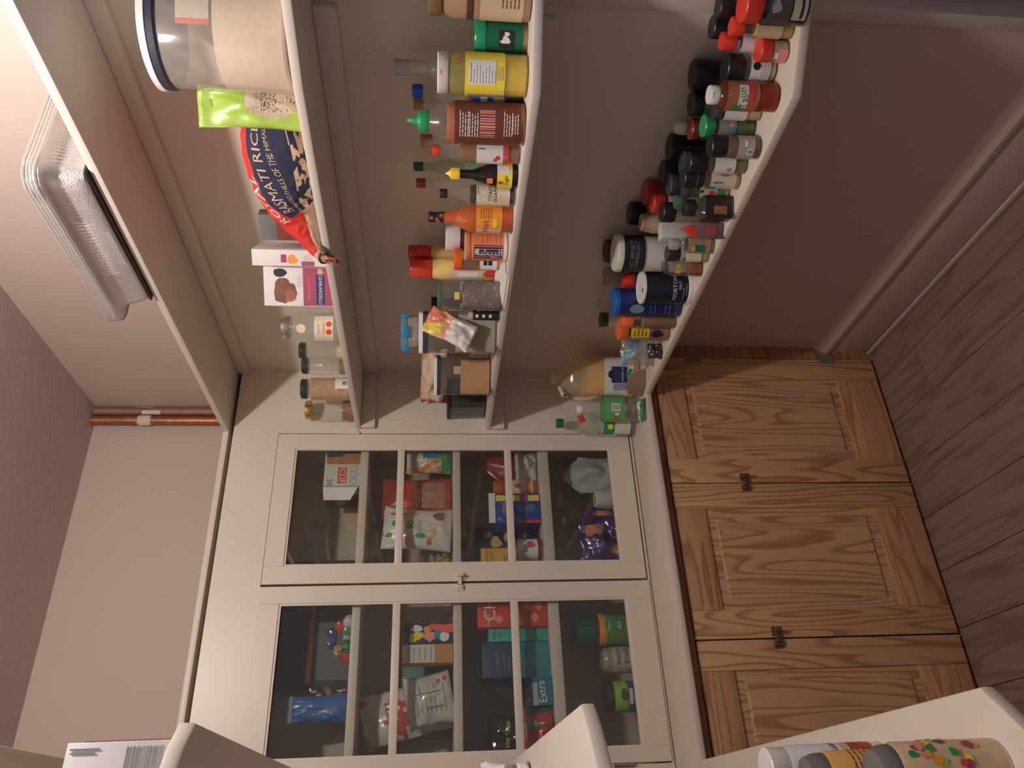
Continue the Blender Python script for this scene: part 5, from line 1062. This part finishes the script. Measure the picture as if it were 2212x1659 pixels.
patch(t, W_ * .24, W_ * .44, H_ * .02, H_ * .98, inky, y=yy); patch(t, W_ * .18, W_ * .48, H_ * .26, H_ * .44, M('violet_print', (.25, .08, .35), .5), y=yy - .0002, name='seal'); patch(t, -W_ * .10, W_ * .12, H_ * .12, H_ * .52, M('steel_blue_print', (.06, .16, .42), .5), y=yy - .0002); text(t, '75', .014, -W_ * .36, H_ * .90, inkw, y=yy - .0004); patch(t, -W_ * .5, -W_ * .40, H_ * .0, H_ * .5, inkr, y=yy)
text(t, 'BAGS', .016, W_ * .02, H_ * .80, inky, y=yy - .0006); box('flap', -W_ / 2, W_ / 2, -D_ / 2 - .004, -D_ / 2 - .003, H_ - .001, H_ + .022, inkw, t)
t, W_, H_, D_ = icarton('navybox', 'cracker_box', 'navy box with gold lettering between the blue and yellow boxes', M('navy_carton', (.012, .018, .07), .4, var=.2)); yy = -D_ / 2 - .0004
text(t, 'CRACKER', .016, 0, H_ * .20, inkgold, y=yy - .0004); blot(t, .02, H_ * .82, .014, .018, M('brick_print', (.35, .12, .10), .5), y=yy); blot(t, -.01, H_ * .68, .020, .02, inkgold, y=yy - .0003, jag=.3); blot(t, .01, H_ * .5, .016, .012, inkt, y=yy - .0003, jag=.3)
t, W_, H_, D_ = icarton('yelbox', 'yellow_cracker_box', 'golden yellow box with brown capitals by the meeting stiles', M('golden_carton', (.72, .40, .05), .45, var=.05)); yy = -D_ / 2 - .0004
text(t, "WHEAT\nTHINS", .015, 0, H_ * .86, M('brown_ink', (.25, .08, .02), .5), y=yy - .0004); lines(t, -W_ * .4, W_ * .4, H_ * .6, .012, 5, M('brown_ink', (.25, .08, .02)), y=yy - .0002, h=.004)
x, y, w_, h_, d_, z = B['tin2']
t = thing('tomato_can', 'white-labelled tomato can in front of the navy box', 'can', (x, y, z + .001), R(-8)); r = w_ / 2 * .9; h = h_
lathe('body', [(r * .98, 0), (r, .002), (r, h - .003), (r * .97, h)], silver, t, seg=30); wrap(t, r, h * .22, h * .95, inkw); wrap(t, r, h * .04, h * .20, inkmar); patch(t, -.014, .012, h * .60, h * .76, inkG, rad=r + .0014); blot(t, .012, h * .50, .012, .016, inkr, rad=r + .0014, jag=.25)
t, W_, H_, D_ = icarton('cheez', 'cheese_cracker_box', 'big red cheese cracker box with white lettering, third row of the far door', M('red_carton', (.62, .045, .03), .42, var=.08)); yy = -D_ / 2 - .0004
text(t, 'CH', .055, W_ * .16, H_ * .82, inkw, y=yy - .0006); text(t, 'CHEEZ', .014, -W_ * .26, H_ * .84, inkw, y=yy - .0006, rot=0); blot(t, -W_ * .2, H_ * .70, .012, .014, inkp, y=yy - .0004)
for k, (px, pz) in enumerate(((.02, .30), (-.015, .18), (.0, .45), (.025, .12), (-.025, .38))): blot(t, px, pz * H_, .018, .016, M('cheese_print', (.78, .28, .06), .5, var=.2), y=yy - .0003 - k * .0001, n=4, name='cracker_picture')
t, W_, H_, D_ = icarton('tealbox', 'thin_mint_box', 'narrow bright teal box between the red and dark blue ones', M('bright_teal_carton', (.03, .42, .33), .42, var=.05)); yy = -D_ / 2 - .0004
text(t, 'THIN', .013, 0, H_ * .90, inkb, y=yy - .0005); text(t, 'HK', .013, 0, H_ * .82, inkb, y=yy - .0005)
t, W_, H_, D_ = icarton('bluebox2', 'tea_box', 'broad dark blue and teal box in the third row beside the gum', M('petrol_carton', (.02, .055, .12), .42, var=.15)); yy = -D_ / 2 - .0004
patch(t, -W_ * .5, W_ * .5, 0, H_ * .46, M('sea_teal_print', (.02, .24, .29), .45, var=.15), y=yy); text(t, 'Scottish', .018, -.008, H_ * .78, inkg, y=yy - .0004); text(t, 'SINCE 1820', .009, .0, H_ * .68, inkg, y=yy - .0004); lines(t, -.02, .03, H_ * .34, .012, 3, M('pale_teal_ink', (.2, .45, .5), .5), y=yy - .0004, h=.005); lines(t, -.03, .02, H_ * .60, .012, 2, inkg, y=yy - .0004, h=.004)
ibag('clearbag', 'clear_film_bag', 'crumpled empty clear bag standing behind the gum pack', one, [clear('crumple_film', (.70, .74, .74), .14, (.3, .34, .34), .08)], seed=24, crump=.010, crimp=0, shape=lambda x, z, e, u, v: (x, z * (.5 + .5 * u), e))
t, W_, H_, D_ = icarton('gum', 'gum_pack', 'teal gum pack with big white lettering, third row', M('gum_teal', (.01, .20, .28), .35)); yy = -D_ / 2 - .0004
text(t, 'Extra', .036, -.002, H_ * .50, inkw, y=yy - .0006, rot=6, sx=.85); patch(t, -W_ * .5, W_ * .30, H_ * .72, H_ * .99, M('silver_white_print', (.50, .50, .50), .4), y=yy)
t, fn, w_, h_ = ibag('hotbag', 'hot_candy_bag', 'black candy bag with yellow lettering near the cabinet edge', lambda u, v: 1 if v < .18 and u > .5 else 0, [foilm('gloss_black_film', (.015, .012, .012), .12), foilm('purple_scrap', (.10, .05, .20))], seed=25, crimp=.04)
text(t, 'Hot Tamar', .021, .0, h_ * .70, inky, fn=fn, rot=0, sx=.95)
ibag('redbag2', 'red_candy_bag', 'red candy bag lying in front of the black one, green corner showing', lambda u, v: 1 if (abs(u - .62) < .08 and v > .35) else (2 if u > .86 else 0), [foilm('candy_red_film', (.50, .05, .04)), foilm('apple_green_film', (.22, .38, .14)), foilm('dark_grey_film', (.10, .10, .10))], seed=26, crump=.008)
# ---- bottom row
ibag('wbagD', 'white_paper_bag', 'large pale grey-white paper bag bulging on the cabinet bottom', one, [M('pale_bag_paper', (.46, .50, .47), .7, var=.05, bump=.3, bscale=20)], seed=27, crump=.008, crimp=.1, shape=lambda x, z, e, u, v: (x, z * (.72 + .28 * sin(pi * min(1, u * 1.1))), e))
x, y, w_, h_, d_, z = B['rollD']
t = thing('paper_roll', 'small white paper roll between the pale bag and the purple bag', 'paper roll', (x, y, z + .001), 0); lathe('roll', [(w_ / 2 * .98, 0), (w_ / 2, .002), (w_ / 2, h_ - .002), (w_ / 2 * .95, h_)], paper, t); lathe('core', [(.012, h_), (.012, h_ + .0008)], inkg, t)
x, y, w_, h_, d_, z = B['purple']
def pz(x_, z_, e, u, v): return x_, z_ * (.55 + .45 * sin(pi * (.25 + .6 * u)) + .10 * noise.noise(Vector((u * 5, 0, 0)))), e
ibag('purple', 'purple_candy_bag', 'crumpled glossy purple candy bag with orange pictures on the cabinet bottom', lambda u, v: 1 if (hypot((u - .55) * 2, v - .72) < .20 or hypot((u - .2) * 3, v - .22) < .22 or hypot((u - .85) * 3, v - .6) < .2) else (2 if noise.noise(Vector((u * 9, v * 9, 2))) > .35 else 0), [M('purple_foil', (.055, .02, .12), .14, var=.4, scale=40, coat=.8, bump=.6, bscale=40), foilm('orange_face_print', (.62, .24, .14)), foilm('violet_shine', (.20, .09, .45), .12)], seed=28, crump=.013, shape=pz, crimp=.05, n=30)
x, y, w_, h_, d_, z = B['gjar']
t = thing('peanut_butter_jar', 'big jar with dark green lid and orange-and-green label, bottom row', 'jar', (x, y, z + .001), 0); r = w_ / 2 * .96; h = h_
lathe('body', [(r * .9, 0), (r, .004), (r, h * .66), (r * .9, h * .70), (r * .9, h * .74)], M('dark_spread', (.12, .05, .02), .25), t, seg=32); cap_(t, r * 1.0, h * .72, h, dgreen, 'lid', 30); wrap(t, r, h * .16, h * .66, M('leaf_label', (.13, .28, .04), .45, var=.25, scale=30)); wrap(t, r, h * .56, h * .665, inko, slack=.0012)
blot(t, .004, h * .50, .024, .020, inkG, rad=r + .0018); text(t, 'Planet', .014, .004, h * .52, inkw, rad=r + .0026); blot(t, .004, h * .36, .026, .018, M('mid_green_print', (.05, .22, .07), .5), rad=r + .0016); text(t, 'BIG', .016, .004, h * .36, inkw, rad=r + .0024); patch(t, -.03, .02, h * .18, h * .24, inkg, rad=r + .0016)
x, y, w_, h_, d_, z = B['home']
t = thing('sauce_tub', 'plain jar with home style lettering upside down, bottom row middle', 'jar', (x, y, z + .001), 0); r = w_ / 2 * .97; h = h_
lathe('body', [(r * .9, 0), (r, .003), (r, h * .84), (r * .9, h * .95), (r * .7, h)], M('pale_jar_glass', (.34, .26, .20), .25), t, seg=30); wrap(t, r, h * .20, h * .80, M('oat_label', (.55, .50, .42), .5)); text(t, 'HOME', .020, .006, h * .66, inkb, rad=r + .0018, rot=180); text(t, 'STYLE', .020, .006, h * .48, inkb, rad=r + .0018, rot=180); patch(t, -.02, .035, h * .22, h * .34, inkL, rad=r + .0014)
x, y, w_, h_, d_, z = B['lime']
t = thing('dip_jar', 'jar with lime green band and blue label, dark metal lid, bottom row', 'jar', (x, y, z + .001), 0); r = w_ / 2 * .97; h = h_
lathe('body', [(r * .9, 0), (r, .003), (r, h * .80), (r * .9, h * .86)], M('brown_jar_fill', (.14, .07, .04), .25), t, seg=30); cap_(t, r * .98, h * .84, h, M('dark_metal_lid', (.12, .10, .09), .3, .8), 'lid'); wrap(t, r, h * .52, h * .82, inkL); wrap(t, r, h * .05, h * .50, M('azure_label', (.015, .14, .34), .4)); blot(t, .0, h * .60, .02, .012, M('dark_dip_print', (.1, .07, .05), .5), rad=r + .0016); patch(t, -.03, .02, h * .42, h * .50, inkw, rad=r + .0016)
# ================================================================ near side: carton, bag and cans
cb = M('white_gloss_carton', (.74, .70, .70), .35, var=.02)
t = thing('white_carton', 'white carton with barcode and dark red edge on the near shelf', 'box', (-1.4045, -1.545, 1.9124), R(3))
box('carton', -.14, 0, 0, .10, 0, .122, cb, t, .001); box('red_side', .0003, .0012, .002, .098, .0, .105, M('dark_red_carton', (.30, .03, .04), .45), t)
barcode(t, -.028, -.006, .018, .055, inkg, y=-.0006, seed=4, vertical=False) if False else None
bm = bmesh.new(); rn = random.Random(4); a = 0
while a < .040:
    w_ = rn.uniform(.0008, .0026); q = [bm.verts.new(p) for p in ((-.034, -.0006, .018 + a), (-.006, -.0006, .018 + a), (-.006, -.0006, .018 + a + w_), (-.034, -.0006, .018 + a + w_))]; bm.faces.new(q); a += w_ + rn.uniform(.001, .0028)
me = bpy.data.meshes.new('barcode'); bm.to_mesh(me); bm.free(); link('barcode', me, inkg, t)
text(t, 'RECOMMENDED DAILY', .0045, -.010, .140, inkg, y=-.0008, rot=-90, sx=.9) if False else None
patch(t, -.0085, -.0065, .086, .118, inkg, y=-.0008, name='small_print'); patch(t, -.0125, -.0105, .090, .117, inkg, y=-.0008, name='small_print')
t, fn = bag('white_bag', 'crumpled white plastic bag peeking up on the near shelf below eye level', 'bag', (-1.438, -.90, 1.4475), R(20), .09, .085, .06, one, [M('thin_white_plastic', (.66, .62, .60), .4, bump=.5, bscale=30)], seed=31, crump=.012, crimp=0)
def can(name, label, x, y, r, h, wrapm, capm, dome=0, mats=(), domed=False):
    t = thing(name, label, 'can', (x, y, .9024), face_angle(x, y, 62)); lathe('body', [(r * .93, 0), (r, .003), (r, h * .80), (r * .92, h * .84)], wrapm, t, seg=36); cap_(t, r * .93, h * .82, h, capm, 'cap', 0, dome); lathe('bottom_rim', [(r * .93, 0), (r * 1.01, .0006), (r * 1.01, .004), (r, .005)], silver, t, seg=36); return t
t = can('spray_can', 'white plastic cylinder with white cap and red-brown foot print on the near worktop', -1.4435, -1.185, .034, .197, M('white_can_wrap', (.72, .68, .70), .35), white)
patch(t, -.024, .026, .020, .060, M('red_fruit_print', (.42, .08, .05), .45, var=.4, scale=50), rad=.0345); text(t, 'Suavo', .020, .0, .088, M('navy_letters', (.04, .08, .3), .4), rad=.0349, rot=-0); lines(t, -.02, .02, .07, .006, 2, inkp, rad=.0346, h=.003)
t = can('cooking_spray_can', 'orange can with black lettering and grey domed cap, second from the shelf edge', -1.462, -1.325, .033, .200, M('orange_can_wrap', (.75, .42, .12), .4, var=.12, scale=30), PL('dark_grey_cap', (.16, .15, .15), .3), 1)
text(t, 'ORI', .030, .004, .085, inkb, rad=.0345); lines(t, -.03, .03, .13, .008, 4, dbrown, rad=.0336, h=.002)
t = can('cooking_spray_can', 'fruit-pictured can with grey domed cap, nearest the shelf end', -1.466, -1.468, .035, .172, M('fruit_can_wrap', (.62, .45, .28), .4, var=.3, scale=45), PL('dark_grey_cap', (.16, .15, .15)), 1)
rf = random.Random(8)
for k in range(22): blot(t, rf.uniform(-.034, .034), rf.uniform(.03, .130), rf.uniform(.004, .009), rf.uniform(.004, .008), (inkG, inky, inkr, inkp, inkm, inko, inkL)[k % 7], rad=.0356 + k * .00006, jag=.3, seed=k, name='fruit_print')
